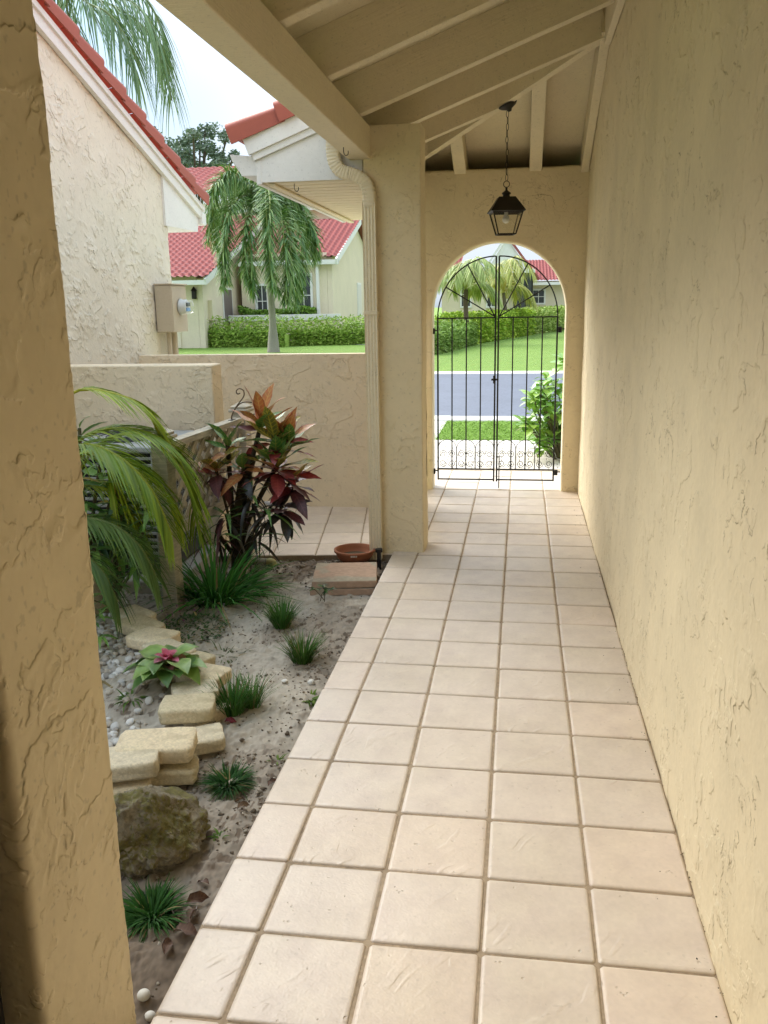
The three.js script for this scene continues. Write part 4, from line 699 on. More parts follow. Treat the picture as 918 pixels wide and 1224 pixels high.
{
  const r = rng(41);
  let p = pix(385, 718, -0.05); leafyPlant('seedling', 'small dark leafy seedling in front of the stepping stones', 'plant', V(p.x, soilY(p.x, p.z), p.z), [[V(0.01, 0.1, 0.02), 9, [0, 0.8], 0.05], [V(-0.06, 0.08, 0.0), 8, [0, 0.7], 0.045], [V(0.07, 0.075, -0.01), 8, [0, 0.7], 0.045]], ovalLeaf, [gloss[2], gloss[0]], r, { stemR: 0.0022 });
  p = pix(160, 742, 0.0); leafyPlant('sprig', 'thin leafy sprig leaning over the stone border', 'plant', V(p.x - 0.06, 0, p.z + 0.05), [[V(0.02, 0.26, 0.02), 12, [0.1, 0.8], 0.1], [V(-0.14, 0.16, 0.06), 9, [-0.1, 0.5], 0.1], [V(-0.05, 0.12, 0.12), 7, [-0.1, 0.5], 0.09]], lanceLeaf, [gloss[0], gloss[1]], r, { stemR: 0.003 });
  p = pix(110, 770, 0.0); leafyPlant('sprig', 'low leafy sprig on the gravel beside the planter', 'plant', V(p.x, 0, p.z), [[V(0.05, 0.16, 0.02), 10, [0.1, 0.8], 0.11], [V(0.1, 0.08, 0.1), 8, [-0.1, 0.5], 0.1]], lanceLeaf, [gloss[0], gloss[1]], r, { stemR: 0.003 });
  // dark leaved shrub in the planter
  leafyPlant('potted_shrub', 'dark glossy shrub growing in the pale planter', 'shrub', V(-2.76, 0.08, -2.36), [[V(0.12, 0.5, 0.05), 18, [-0.9, 0.6], 0.2], [V(-0.1, 0.55, 0.08), 14, [-0.8, 0.6], 0.2], [V(0.26, 0.42, 0.1), 14, [-0.9, 0.5], 0.19], [V(0.02, 0.36, 0.2), 14, [-1.0, 0.4], 0.2], [V(0.28, 0.55, 0.0), 15, [-0.8, 0.6], 0.2], [V(0.1, 0.72, 0.0), 16, [-0.6, 0.7], 0.2], [V(-0.15, 0.75, 0.05), 16, [-0.6, 0.7], 0.2], [V(0.22, 0.25, 0.1), 12, [-0.8, 0.5], 0.18]], lanceLeaf, [gloss[0], gloss[2], gloss[1], gloss[1]], r, { stemR: 0.009 });
  // taller shrub against the side wall
  leafyPlant('tall_shrub', 'bright glossy shrub with a yellow leaf before the short wall', 'shrub', V(-3.08, 0.0, -2.68), [[V(0.05, 1.0, 0.0), 16, [-0.2, 0.9], 0.17], [V(0.22, 0.93, 0.05), 16, [-0.2, 0.9], 0.16], [V(-0.15, 1.02, 0.05), 16, [-0.2, 0.9], 0.17], [V(0.33, 0.78, 0.1), 14, [-0.3, 0.7], 0.15], [V(0.1, 0.72, 0.2), 14, [-0.3, 0.7], 0.16], [V(0.45, 0.6, 0.15), 14, [-0.4, 0.7], 0.16], [V(0.35, 0.42, 0.3), 14, [-0.4, 0.7], 0.16]], lanceLeaf.concat(ovalLeaf.slice(0, 1)), [gloss[1], gloss[0], gloss[1], gloss[0], gloss[1], gloss[0], yellowLeaf], r, { stemR: 0.011 });
  // bromeliad
  p = pix(203, 815, 0.04); const b = thing('bromeliad', 'green bromeliad with a pink heart inside the stone border', 'plant', undefined, [p.x, 0.035, p.z]);
  const bl = [0, 1, 2].map((i) => leafGeo(1, 0.42, { fold: 0.4, droop: 0.45 + 0.12 * i, rise: 0.45, n: 7, shape: (t) => 0.62 + 0.55 * Math.sin(Math.PI * Math.min(1, t * 0.95)) - 1.1 * Math.pow(t, 9), wave: 0.12 }));
  const bg = [lm([0.22, 0.38, 0.07], [0.27, 0.42, 0.1], [0.5, 0.55, 0.2], 0), lm([0.09, 0.22, 0.045], [0.13, 0.26, 0.06], [0.34, 0.42, 0.12], 0)], bp = [lm([0.5, 0.12, 0.2], [0.58, 0.2, 0.26], [0.46, 0.34, 0.2], 0), lm([0.6, 0.08, 0.17], [0.64, 0.16, 0.24], [0.6, 0.14, 0.2], 0)];
  for (let i = 0; i < 20; i++) { const a = i * 2.4, e = rr(-0.05, 0.35, r); setLeaf(part('leaf', bl[i % 3], bg[i % 2], b), V(0, 0.03 + 0.003 * i, 0), V(Math.cos(a) * Math.cos(e), Math.sin(e), Math.sin(a) * Math.cos(e)), rr(-0.2, 0.2, r), rr(0.17, 0.23, r)); }
  for (let i = 0; i < 12; i++) { const a = i * 2.4 + 1, e = 0.25 + i * 0.07; setLeaf(part('heart_leaf', bl[i % 3], bp[i < 4 ? 0 : 1], b), V(0, 0.075 + 0.003 * i, 0), V(Math.cos(a) * Math.cos(e), Math.sin(e), Math.sin(a) * Math.cos(e)), rr(-0.2, 0.2, r), rr(0.09, 0.125, r) * (1 - i * 0.025)); }
  // flowering ground cover by the post
  p = pix(226, 752, -0.04); const f = thing('flowering_groundcover', 'low ground cover with small purple flowers by the post', 'plant', undefined, [p.x, soilY(p.x, p.z), p.z]);
  const bgm = []; for (let i = 0; i < 520; i++) { const a = r() * 6.28, q = Math.sqrt(r()), o = new THREE.Object3D(); setLeaf(o, V(Math.cos(a) * q * 0.2, rr(0.01, 0.085, r) * (1.15 - q), Math.sin(a) * q * 0.26), V(rr(-1, 1, r), rr(0, 1, r), rr(-1, 1, r)), 0, rr(0.018, 0.034, r)); o.updateMatrix(); bgm.push(ovalLeaf[i % 3].clone().applyMatrix4(o.matrix)); }
  part('foliage', tintBlades(mergeGeometries(bgm), 15, [0.035, 0.10, 0.03], [0.09, 0.17, 0.05], r), MVm, f);
  const fl = []; for (let i = 0; i < 90; i++) { const a = r() * 6.28, q = Math.sqrt(r()), o = new THREE.Object3D(); setLeaf(o, V(Math.cos(a) * q * 0.17 - 0.03, rr(0.06, 0.1, r), Math.sin(a) * q * 0.2 - 0.1), V(rr(-1, 1, r), rr(-0.2, 1, r), rr(-1, 1, r)), 0, rr(0.012, 0.02, r)); o.updateMatrix(); fl.push(ovalLeaf[0].clone().applyMatrix4(o.matrix)); }
  part('flowers', tintBlades(mergeGeometries(fl), 15, [0.28, 0.07, 0.2], [0.42, 0.16, 0.34], r), MVm, f);
  // fallen leaves
  const dry = [lm([0.12, 0.055, 0.03], [0.17, 0.09, 0.05], [0.09, 0.04, 0.02], 7, 0.8), lm([0.17, 0.10, 0.05], [0.22, 0.14, 0.08], [0.12, 0.07, 0.04], 7, 0.8)], red = lm([0.3, 0.03, 0.06], [0.36, 0.08, 0.1], [0.24, 0.02, 0.05], 7, 0.7);
  const curl = leafGeo(1, 0.45, { fold: 0.7, droop: 0.5, rise: 0.35, n: 5, twist: 0.8, wave: 0.5 });
  for (const [u, v, s, k] of [[236, 1082, 0.085, 0], [222, 1075, 0.08, 0], [206, 1112, 0.09, 0], [250, 1055, 0.05, 0], [292, 950, 0.055, 1], [283, 966, 0.06, 1], [320, 935, 0.06, 0], [215, 1095, 0.06, 0], [196, 1140, 0.07, 0]]) { const q = pix(u, v, -0.05), m = solo('fallen_leaf', curl, dry[k], k ? 'flat tan dead leaf on the sand by the walkway' : 'curled dark brown dead leaf on the soil', 'leaf', k ? 'tan dead leaves on the sand' : 'dark dead leaves on the soil'); setLeaf(m, V(q.x, soilY(q.x, q.z) + 0.008, q.z), V(rr(-1, 1, r), 0.05, rr(-1, 1, r)), rr(-0.5, 0.5, r), s); }
  for (const [u, v] of [[256, 868], [268, 863], [262, 872]]) { const q = pix(u, v, -0.05), m = solo('fallen_leaf', curl, red, 'crimson fallen leaf at the foot of the stone border', 'leaf', 'crimson leaves on the sand'); setLeaf(m, V(q.x, soilY(q.x, q.z) + 0.006, q.z), V(rr(-1, 1, r), 0.05, rr(-1, 1, r)), 0.3, 0.06); }
}

// ---------------------------------------------------------------- croton
{
  const r = rng(66), C0 = pix(285, 684, -0.03), t = thing('croton', 'croton shrub with orange, yellow and maroon leaves by the fence', 'shrub', undefined, [C0.x, -0.06, C0.z]);
  const W = (u, v, dz = 0) => sight(u, v, 'z', C0.z + dz).sub(t.position);
  const m = { orange: lm([0.50, 0.19, 0.06], [0.58, 0.36, 0.11], [0.42, 0.13, 0.06], 8), yellow: lm([0.2, 0.2, 0.04], [0.66, 0.52, 0.06], [0.48, 0.33, 0.04], 9), green: lm([0.07, 0.22, 0.04], [0.34, 0.42, 0.08], [0.08, 0.25, 0.04], 8), red: lm([0.26, 0.03, 0.03], [0.36, 0.07, 0.05], [0.16, 0.02, 0.025], 9), maroon: lm([0.10, 0.026, 0.03], [0.17, 0.05, 0.05], [0.07, 0.02, 0.024], 9), dark: lm([0.022, 0.022, 0.014], [0.05, 0.035, 0.025], [0.018, 0.016, 0.01], 9) };
  const lf = [0.08, 0.2, 0.4].map((d, i) => leafGeo(1, 0.34, { fold: 0.22, droop: d, n: 6, wave: 0.18, twist: 0.2 * i, shape: (q) => Math.pow(Math.sin(Math.PI * Math.pow(q, 0.82)), 0.8) })), strap = [0.5, 0.9].map((d) => leafGeo(1, 0.11, { fold: 0.3, droop: d, n: 6 }));
  const bark = mat(rgb(0.10, 0.085, 0.06), 0.9, { map: rep(stoneT, 0.3), bumpMap: rep(stoneT, 0.1), bumpScale: 0.01 });
  const base = V(0, 0, 0), heads = [];
  const H = (u, v, dz, n, L, mats, el0, el1, geos = lf) => { const p = W(u, v, dz); heads.push(p); for (let i = 0; i < n; i++) { const f = n > 1 ? i / (n - 1) : 0.5, a = i * 2.4 + u, e = lerp(el0, el1, f) + rr(-0.15, 0.15, r); setLeaf(part('leaf', geos[Math.floor(r() * geos.length)], m[mats[Math.floor(f * mats.length * 0.999)]], t), p.clone().add(V(0, -0.06 * (1 - f), 0)), V(Math.cos(a) * Math.cos(e), Math.sin(e), Math.sin(a) * Math.cos(e) * 0.9), rr(-0.3, 0.3, r), L * rr(0.9, 1.3, r)); } };
  H(312, 506, 0.0, 13, 0.23, ['maroon', 'green', 'orange', 'orange', 'orange'], 0.0, 1.45);
  H(328, 522, 0.05, 12, 0.22, ['red', 'green', 'yellow', 'yellow', 'orange'], 0.0, 1.4);
  H(345, 528, 0.0, 12, 0.22, ['red', 'green', 'green', 'orange', 'orange'], -0.1, 1.4);
  H(331, 556, 0.1, 26, 0.24, ['maroon', 'red', 'red', 'orange', 'yellow', 'yellow', 'green', 'green'], -0.45, 1.3);
  H(348, 575, 0.05, 18, 0.2, ['maroon', 'red', 'maroon', 'red', 'yellow'], -0.5, 0.9);
  H(338, 605, 0.1, 15, 0.2, ['dark', 'maroon', 'dark'], -0.6, 0.6);
  H(272, 530, 0.1, 9, 0.18, ['orange', 'green', 'green', 'green'], 0.0, 1.2);
  H(258, 560, 0.15, 14, 0.2, ['maroon', 'red', 'orange', 'yellow'], -0.5, 1.0);
  H(290, 560, 0.12, 9, 0.18, ['dark', 'orange', 'green'], -0.5, 0.8);
  H(300, 590, 0.15, 14, 0.2, ['dark', 'dark', 'green'], -0.6, 0.8, strap);
  H(318, 612, 0.15, 14, 0.22, ['dark', 'dark', 'green'], -0.6, 0.8, strap);
  H(270, 615, 0.15, 14, 0.22, ['dark', 'maroon', 'green'], -0.6, 0.8, strap);
  H(262, 640, 0.2, 12, 0.2, ['dark', 'maroon', 'green'], -0.6, 0.7, strap);
  H(305, 640, 0.15, 12, 0.22, ['dark', 'dark', 'green'], -0.6, 0.7, strap);
  heads.forEach((h, i) => { const b = V(rr(-0.05, 0.05, r), 0, rr(-0.04, 0.04, r)), mid = b.clone().lerp(h, 0.45).multiply(V(0.6, 1, 0.6)); part('stem', boxUV(tube([b, mid, h], i % 3 ? 0.009 : 0.015, 14, 7)), bark, t); });
  part('trunk', boxUV(tube([V(0, -0.02, 0), V(0.01, 0.25, 0.02), W(290, 585, 0.05), W(300, 545, 0.05)], 0.038, 20, 10)), bark, t);
}

// ---------------------------------------------------------------- palm fronds
function frondGeo(curvePts, { count = 40, len = 0.4, w = 0.022, fall = 0.6, sweep = 0.7, start = 0.12, rr0 = 0.008, r, plume = 0, seg = 4, c0, c1 }) {
  const cv = new THREE.CatmullRomCurve3(curvePts), gs = [], rach = tube(null, rr0, 24, 5, false, cv); const rg = rach.toNonIndexed ? rach : rach;
  gs.push(rg);
  for (let i = 0; i < count; i++) for (const s of [-1, 1]) {
    const t = start + (1 - start) * (i + r() * 0.6) / count, p = cv.getPoint(Math.min(0.999, t)), tg = cv.getTangent(Math.min(0.999, t));
    const side = tg.clone().cross(UP); if (side.lengthSq() < 0.03) side.set(1, 0, 0.2); side.normalize().multiplyScalar(s); const nrm = side.clone().cross(tg).normalize();
    const pl = plume ? rr(-plume, plume, r) : 0.15, d = tg.clone().multiplyScalar(sweep + 0.5 * t).add(side.multiplyScalar(1 - 0.35 * t)).addScaledVector(nrm, s * pl).add(V(0, plume ? -0.15 : -0.05, 0));
    const L = len * (0.45 + 0.75 * Math.sin(Math.PI * clamp(t * 0.85 + 0.1))) * rr(0.85, 1.1, r), o = new THREE.Object3D(); setLeaf(o, p, d, rr(-0.4, 0.4, r)); o.updateMatrix();
    const g = leafGeo(L, w, { fold: 0.35, droop: 0.02, n: seg, shape: (q) => Math.min(1, q * 6 + 0.3) * (1 - q * q * 0.96) }).applyMatrix4(o.matrix), q = g.attributes.position;
    for (let k = 0; k < q.count; k++) { const f = Math.floor(k / 3) / seg; q.setY(k, q.getY(k) - fall * L * f * f); } g.computeVertexNormals(); gs.push(g);
  }
  const n0 = rg.attributes.position.count; const out = mergeGeometries(gs.map((g) => { for (const k of Object.keys(g.attributes)) if (!['position', 'normal', 'uv'].includes(k)) g.deleteAttribute(k); return g; }));
  const c = new Float32Array(out.attributes.position.count * 3), per = (seg + 1) * 3; let tt = 0, b = 1;
  for (let i = 0; i < c.length / 3; i++) { if (i >= n0 && (i - n0) % per === 0) { tt = r(); b = rr(0.8, 1.15, r); } for (let q = 0; q < 3; q++) c[3 * i + q] = i < n0 ? [c1[0] * 1.1, c1[1] * 0.95, c1[2]][q] : lerp(c0[q], c1[q], tt) * b; }
  out.setAttribute('color', new THREE.BufferAttribute(c, 3)); return out;
}
const frondMat = leafMat(0xffffff, 0.45, { vertexColors: true, transmission: 0.4, specularIntensity: 0.45 }), frondFar = leafMat(0xffffff, 0.6, { vertexColors: true, transmission: 0.3 });
{
  const r = rng(91), t = thing('areca_palm', 'feathery areca palm arching out from beside the big pillar', 'palm', undefined, [-3.12, -0.05, -2.05]);
  const S = (list) => list.map(([u, v, z]) => sight(u, v, 'z', z).sub(t.position)), g0 = [0.12, 0.22, 0.015], g1 = [0.30, 0.40, 0.03], y0 = [0.24, 0.36, 0.02], y1 = [0.44, 0.50, 0.04];
  const F = (pts, o, c0 = g0, c1 = g1) => part('frond', frondGeo(S(pts), { r, c0, c1, ...o }), frondMat, t);
  F([[40, 640, -2.05], [52, 520, -2.1], [90, 468, -2.15], [140, 472, -2.2], [172, 488, -2.25], [192, 520, -2.3]], { count: 36, len: 0.22, w: 0.014, fall: 0.4, start: 0.4 }, y0, y1);
  F([[45, 700, -2.05], [55, 580, -2.1], [95, 526, -2.15], [150, 512, -2.2], [200, 530, -2.25], [236, 590, -2.3]], { count: 46, len: 0.3, w: 0.016, fall: 0.35, start: 0.3 });
  F([[45, 700, -2.0], [60, 590, -2.0], [95, 532, -1.95], [140, 545, -1.92], [180, 585, -1.9], [205, 640, -1.88]], { count: 40, len: 0.25, w: 0.018, fall: 0.4, start: 0.3 });
  F([[45, 720, -2.1], [70, 640, -2.1], [100, 620, -2.1], [140, 630, -2.1], [168, 655, -2.1], [186, 690, -2.1]], { count: 40, len: 0.24, w: 0.016, fall: 0.5, start: 0.3 }, [0.12, 0.22, 0.05], [0.22, 0.33, 0.1]);
  F([[45, 720, -2.1], [70, 600, -2.25], [95, 545, -2.3], [120, 545, -2.35], [135, 575, -2.35], [138, 620, -2.35]], { count: 38, len: 0.3, w: 0.014, fall: 0.8, start: 0.3 }, y0, y1);
  F([[45, 720, -2.2], [80, 600, -2.4], [120, 530, -2.5], [170, 520, -2.55], [215, 560, -2.6], [240, 640, -2.62]], { count: 42, len: 0.28, w: 0.015, fall: 0.5, start: 0.4 }, g0, g1);
  F([[40, 760, -1.9], [60, 700, -1.9], [90, 660, -1.9], [120, 680, -1.9], [140, 720, -1.9]], { count: 20, len: 0.22, w: 0.02, fall: 0.6, start: 0.3 }, [0.08, 0.17, 0.04], [0.16, 0.26, 0.06]);
  F([[45, 700, -2.3], [60, 590, -2.35], [95, 545, -2.4], [145, 548, -2.45], [185, 570, -2.5], [215, 625, -2.52]], { count: 42, len: 0.26, w: 0.014, fall: 0.5, start: 0.35 }, y0, y1);
  F([[45, 720, -2.3], [65, 640, -2.35], [92, 585, -2.4], [125, 580, -2.42], [155, 610, -2.44], [170, 660, -2.45]], { count: 38, len: 0.24, w: 0.014, fall: 0.5, start: 0.3 }, g1, y1);
  const cane = mat(rgb(0.22, 0.24, 0.08), 0.6); for (let i = 0; i < 5; i++) part('cane', boxUV(tube([V(rr(-0.12, 0.12, r), 0, rr(-0.1, 0.1, r)), V(rr(-0.15, 0.1, r), 0.4, rr(-0.1, 0.1, r)), V(-0.05 + rr(-0.12, 0.1, r), 0.75, rr(-0.1, 0.1, r))], 0.02, 10, 8)), cane, t);
}

// ---------------------------------------------------------------- far palms and trees
function palmTree(label, base, top, r0, fronds, o, trunkColor, shaft) {
  const t = thing('palm_tree', label, 'palm', undefined, [base.x, base.y, base.z]), r = rng(Math.round(Math.abs(base.x * 100 + base.z * 10)));
  const d = top.clone().sub(base), pts = [V(0, -0.1, 0), d.clone().multiplyScalar(0.3).add(V(0.05, 0, 0)), d.clone().multiplyScalar(0.7), d], cv = new THREE.CatmullRomCurve3(pts), pos = [], idx = [], m = 12, n = 30;
  for (let i = 0; i <= n; i++) { const p = cv.getPoint(i / n), f = i / n, k = r0 * (1.45 - 0.75 * Math.min(1, f * 4) + (1 - f) * 0.25) * (1 + (i % 2 ? 0.03 : 0)); for (let j = 0; j < m; j++) { const a = j / m * 6.2832; pos.push(p.x + k * Math.cos(a), p.y, p.z + k * Math.sin(a)); } if (i) for (let j = 0; j < m; j++) { const a = (i - 1) * m + j, b = (i - 1) * m + (j + 1) % m; idx.push(a, a + m, b, b, a + m, b + m); } }
  const g = new THREE.BufferGeometry(); g.setAttribute('position', new THREE.Float32BufferAttribute(pos, 3)); g.setIndex(idx); g.computeVertexNormals(); const q = g.toNonIndexed(), nn = q.attributes.normal.clone(), u = boxUV(q); u.setAttribute('normal', nn);
  part('trunk', u, mat(trunkColor, 0.9, { map: rep(concT, 1.3), bumpMap: rep(concT, 0.3), bumpScale: 0.02 }), t);
  if (shaft) part('crownshaft', boxUV(tube([d.clone().add(V(0, -0.1, 0)), d.clone().add(V(0, shaft, 0))], r0 * 0.75, 6, 10)), mat(rgb(0.12, 0.22, 0.06), 0.5), t);
  const { twin = 0, ...oo } = o;
  for (const f of fronds) for (let k = 0; k <= twin; k++) part('frond', frondGeo(f.map((p, i) => p.clone().sub(base).add(k && i ? V(rr(-0.3, 0.3, r), rr(-0.35, 0.3, r), rr(-0.5, 0.5, r)).multiplyScalar(Math.min(1, i / 2)) : V(0, 0, 0))), { r, ...oo }), frondFar, t);
  return t;
}
{
  const S = (list, z) => list.map(([u, v, dz = 0]) => sight(u, v, 'z', z + dz));
  const base = pix(327, 421, -0.12), z = base.z, top = sight(316, 262, 'z', z), dk = { c0: [0.07, 0.19, 0.045], c1: [0.27, 0.38, 0.09] };
  palmTree('plume fronded palm standing on the lawn beyond the courtyard wall', base, top, 0.16, [
    S([[316, 258], [300, 222], [272, 205, 1], [255, 235, 1.3], [248, 290, 1.4]], z), S([[316, 258], [300, 235], [278, 245, 1.5], [268, 290, 2], [266, 345, 2]], z), S([[315, 256], [308, 238, 0.5], [300, 262, 1.8], [300, 310, 2], [302, 345, 2]], z),
    S([[317, 256], [318, 225], [318, 250, 2.4], [322, 300, 2.8], [326, 345, 2.8]], z), S([[317, 258], [330, 245], [338, 275, 2], [342, 320, 2.2], [340, 362, 2.2]], z), S([[318, 256], [335, 245], [350, 285, 0.8], [356, 325, 1], [352, 365, 1]], z),
    S([[317, 256], [335, 228], [355, 240, -0.5], [370, 275, -0.8], [376, 312, -0.9]], z), S([[316, 256], [322, 215, -1], [345, 222, -2], [362, 262, -2.2], [368, 300, -2.2]], z), S([[316, 258], [296, 220, -1], [275, 222, -2], [262, 262, -2.4], [262, 310, -2.4]], z)],
    { twin: 1, count: 150, len: 0.62, w: 0.065, fall: 0.3, sweep: 0.4, start: 0.14, rr0: 0.03, plume: 1.5, ...dk }, rgb(0.6, 0.57, 0.53), 0.5);
  // the old leaves hang yellow on the right of the crown
  // palm behind the neighbouring roof
  const b2 = V(-7.2, -0.12, -10.4), t2 = V(-6.95, 5.75, -10.2);
  palmTree('tall palm with long hanging fronds behind the neighbouring house', b2, t2, 0.15, [
    S([[88, -30], [125, -12], [165, 8], [192, 55], [205, 120]], -9.8), S([[88, -30], [110, -5], [145, 12], [178, 40], [196, 85]], -10.6), S([[88, -30], [100, 0], [128, 15], [150, 45], [165, 95]], -9.4), S([[88, -30], [115, -30], [155, -20], [185, 15], [200, 60]], -11), S([[88, -30], [60, -10], [50, 30], [45, 90]], -9.6), S([[88, -30], [80, 10], [95, 45], [110, 90]], -9.6), S([[88, -30], [50, -45], [10, -20], [-15, 40]], -10), S([[88, -30], [120, -70], [170, -75], [215, -40]], -10.5)],
    { count: 44, len: 0.55, w: 0.02, fall: 0.9, sweep: 0.5, start: 0.12, rr0: 0.016, plume: 0.4, c0: [0.06, 0.145, 0.05], c1: [0.17, 0.27, 0.085], seg: 5 }, rgb(0.32, 0.28, 0.24), 0.6);
  // two young palms seen through the gate
  const ring2 = (c, n, R, up, dn, r) => Array.from({ length: n }, (_, i) => { const a = i * 2.4, e = 0.2 + 0.8 * ((i * 0.618) % 1); const o = (k, y) => c.clone().add(V(Math.cos(a) * R * k, y, Math.sin(a) * R * k)); return [c.clone(), o(0.35, up * e), o(0.75, up * e * 0.9 - dn * 0.25), o(1, up * e * 0.5 - dn * (1.1 - e))]; });
  const gb = pix(556, 412, -0.12), gt = sight(557, 346, 'z', gb.z), gb2 = pix(607, 403, -0.12), gt2 = sight(602, 350, 'z', gb2.z);
  const yl = { count: 40, len: 0.6, w: 0.06, fall: 0.5, sweep: 0.6, start: 0.12, rr0: 0.02, plume: 0.25, c0: [0.24, 0.34, 0.07], c1: [0.48, 0.54, 0.16] };
  palmTree('young pale palm on the far lawn, seen through the left gate leaf', gb, gt, 0.13, ring2(gt, 12, 1.5, 1.4, 0.7), yl, rgb(0.26, 0.19, 0.14));
  palmTree('young yellowish palm before the far hedge, right of the gate latch', gb2, gt2, 0.12, ring2(gt2, 13, 1.7, 1.9, 0.9), { ...yl, c0: [0.34, 0.4, 0.07], c1: [0.6, 0.58, 0.16] }, rgb(0.34, 0.28, 0.22));
}
// crowns and hedges: many small leaf faces
function leafMass(n, place, size, c0, c1, r, len = 1.7) {
  const pos = new Float32Array(n * 18), col = new Float32Array(n * 18), e = new THREE.Euler(), q = new THREE.Quaternion(), a = V();
  for (let i = 0; i < n; i++) {
    const p = place(), s = size * rr(0.6, 1.25, r), t = r(), b = rr(0.7, 1.25, r); q.setFromEuler(e.set(rr(-1.2, 1.2, r), r() * 6.28, rr(-1.2, 1.2, r)));
    const c = [[-0.5, 0, 0.0], [0, 0.12, -len / 2], [0.5, 0, 0], [-0.5, 0, 0], [0.5, 0, 0], [0, 0.12, len / 2]];
    for (let k = 0; k < 6; k++) { a.set(...c[k]).multiplyScalar(s).applyQuaternion(q); const o = 18 * i + 3 * k; pos[o] = p[0] + a.x; pos[o + 1] = p[1] + a.y; pos[o + 2] = p[2] + a.z; for (let j = 0; j < 3; j++) col[o + j] = lerp(c0[j], c1[j], t) * b; }
  }
  const g = new THREE.BufferGeometry(); g.setAttribute('position', new THREE.BufferAttribute(pos, 3)); g.computeVertexNormals(); g.setAttribute('color', new THREE.BufferAttribute(col, 3)); g.setAttribute('uv', new THREE.BufferAttribute(new Float32Array(n * 12), 2)); return g;
}
function tree(name, label, base, H, clumps, leaf, per, c0, c1, seed) {
  const t = thing(name, label, 'tree', undefined, [base.x, base.y, base.z]), r = rng(seed), bark = mat(rgb(0.16, 0.13, 0.10), 0.95, { map: rep(concT, 1) });
  const fork = V(0, H * 0.5, 0); part('trunk', boxUV(tube([V(0, -0.2, 0), V(0.1, H * 0.25, 0), fork], 0.22, 12, 9)), bark, t);
  clumps.forEach((c, i) => { if (i % 2 === 0) part('limb', boxUV(tube([fork.clone().add(V(0, -0.3, 0)), fork.clone().lerp(V(...c), 0.5).add(V(0, 0.3, 0)), V(c[0], c[1], c[2])], 0.07, 10, 6)), bark, t); });
  part('crown', leafMass(clumps.length * per, () => { const c = clumps[Math.floor(r() * clumps.length)]; let x, y, z; do { x = rr(-1, 1, r); y = rr(-1, 1, r); z = rr(-1, 1, r); } while (x * x + y * y + z * z > 1); const k = Math.cbrt(r()) * 0.4 + 0.6; return [c[0] + x * c[3] * k, c[1] + y * c[3] * 0.75 * k, c[2] + z * c[3] * k]; }, leaf, c0, c1, r), MVm, t);
}
{
  const r = rng(55), mk = (n, cx, cy, R, h) => Array.from({ length: n }, () => { const a = r() * 6.28, q = Math.sqrt(r()); return [cx + Math.cos(a) * q * R, cy + rr(-h, h, r) * (1 - 0.5 * q), Math.sin(a) * q * R, rr(0.45, 1.0, r)]; });
  const b = sight(245, 400, 'z', -66); b.y = -0.12; tree('broadleaf_tree', 'distant grey green tree above the far red roofs', b, 12, mk(52, 0, 13.4, 3.6, 2.6), 0.17, 130, [0.10, 0.15, 0.10], [0.2, 0.26, 0.17], 7);
  const b3 = sight(690, 400, 'z', -47); b3.y = -0.12; tree('broadleaf_tree', 'dark leafy tree overhanging the homes beyond the gate', b3, 6, mk(30, -1.1, 5.9, 2.6, 1.6), 0.14, 110, [0.04, 0.08, 0.03], [0.11, 0.17, 0.06], 8);
}
function hedge(label, a, b, depth, h, n, leaf, c0, c1, seed, spiky = 0, group) {
  const t = thing('hedge', label, 'hedge', group, [a.x, -0.12, a.z]), r = rng(seed), d = b.clone().sub(a); d.y = 0; const L = d.length(), ux = d.x / L, uz = d.z / L;
  part('foliage', leafMass(n, () => {
    const s = r(), k = r(), top = h * (0.82 + 0.3 * fbm((s * L / 12) % 1, 0.3, 16, 3, seed)); let o = rr(-0.5, 0.5, r), y;
    if (k < 0.45) { y = top - Math.abs(rr(-1, 1, r)) * 0.16 * h + (spiky ? Math.pow(r(), 3) * spiky : 0); o *= 0.95; } else if (k < 0.9) { o = 0.5 - Math.abs(rr(-0.2, 0.2, r)); y = top * r(); } else y = top * r();
    return [ux * s * L - uz * o * depth, y, uz * s * L + Math.abs(ux) * o * depth];
  }, leaf, c0, c1, r, spiky ? 3 : 1.6), MVm, t);
  const core = new THREE.BoxGeometry(L * 0.99, h * 0.72, depth * 0.62); core.rotateY(-Math.atan2(uz, ux)); core.translate(ux * L / 2, h * 0.36, uz * L / 2); part('branches', boxUV(core), mat(rgb(...c0.map((c, i) => (c + c1[i]) / 2)), 0.95), t);
}
hedge('fluffy light green hedge in front of the far pink roofed home', pix(222, 415, -0.12), pix(345, 414, -0.12), 1.4, 0.75, 9000, 0.06, [0.2, 0.34, 0.05], [0.4, 0.52, 0.1], 11, 0.7);
hedge('low fluffy hedge right of the plume palm', pix(348, 413, -0.12), pix(440, 411, -0.12), 1.4, 0.7, 6500, 0.06, [0.2, 0.34, 0.05], [0.4, 0.52, 0.1], 12, 0.7);
hedge('clipped darker hedge under the far home windows', sight(288, 390, 'z', -40.7), sight(378, 390, 'z', -40.7), 0.9, 1.8, 6000, 0.075, [0.11, 0.24, 0.03], [0.25, 0.38, 0.06], 13);
hedge('fine leaved hedge at the left of the gate view', pix(500, 424, -0.12), pix(552, 412, -0.12), 1.5, 0.85, 5000, 0.07, [0.15, 0.26, 0.05], [0.31, 0.42, 0.1], 14, 0.3);
hedge('big rounded hedge behind the two young palms', pix(545, 411, -0.12), pix(618, 400, -0.12), 2.2, 1.35, 9000, 0.10, [0.2, 0.35, 0.03], [0.44, 0.54, 0.07], 15);
hedge('speckled yellow green hedge beyond the right gate leaf', pix(615, 400, -0.12), pix(700, 390, -0.12), 2.4, 1.45, 8000, 0.11, [0.2, 0.31, 0.05], [0.44, 0.5, 0.15], 16);
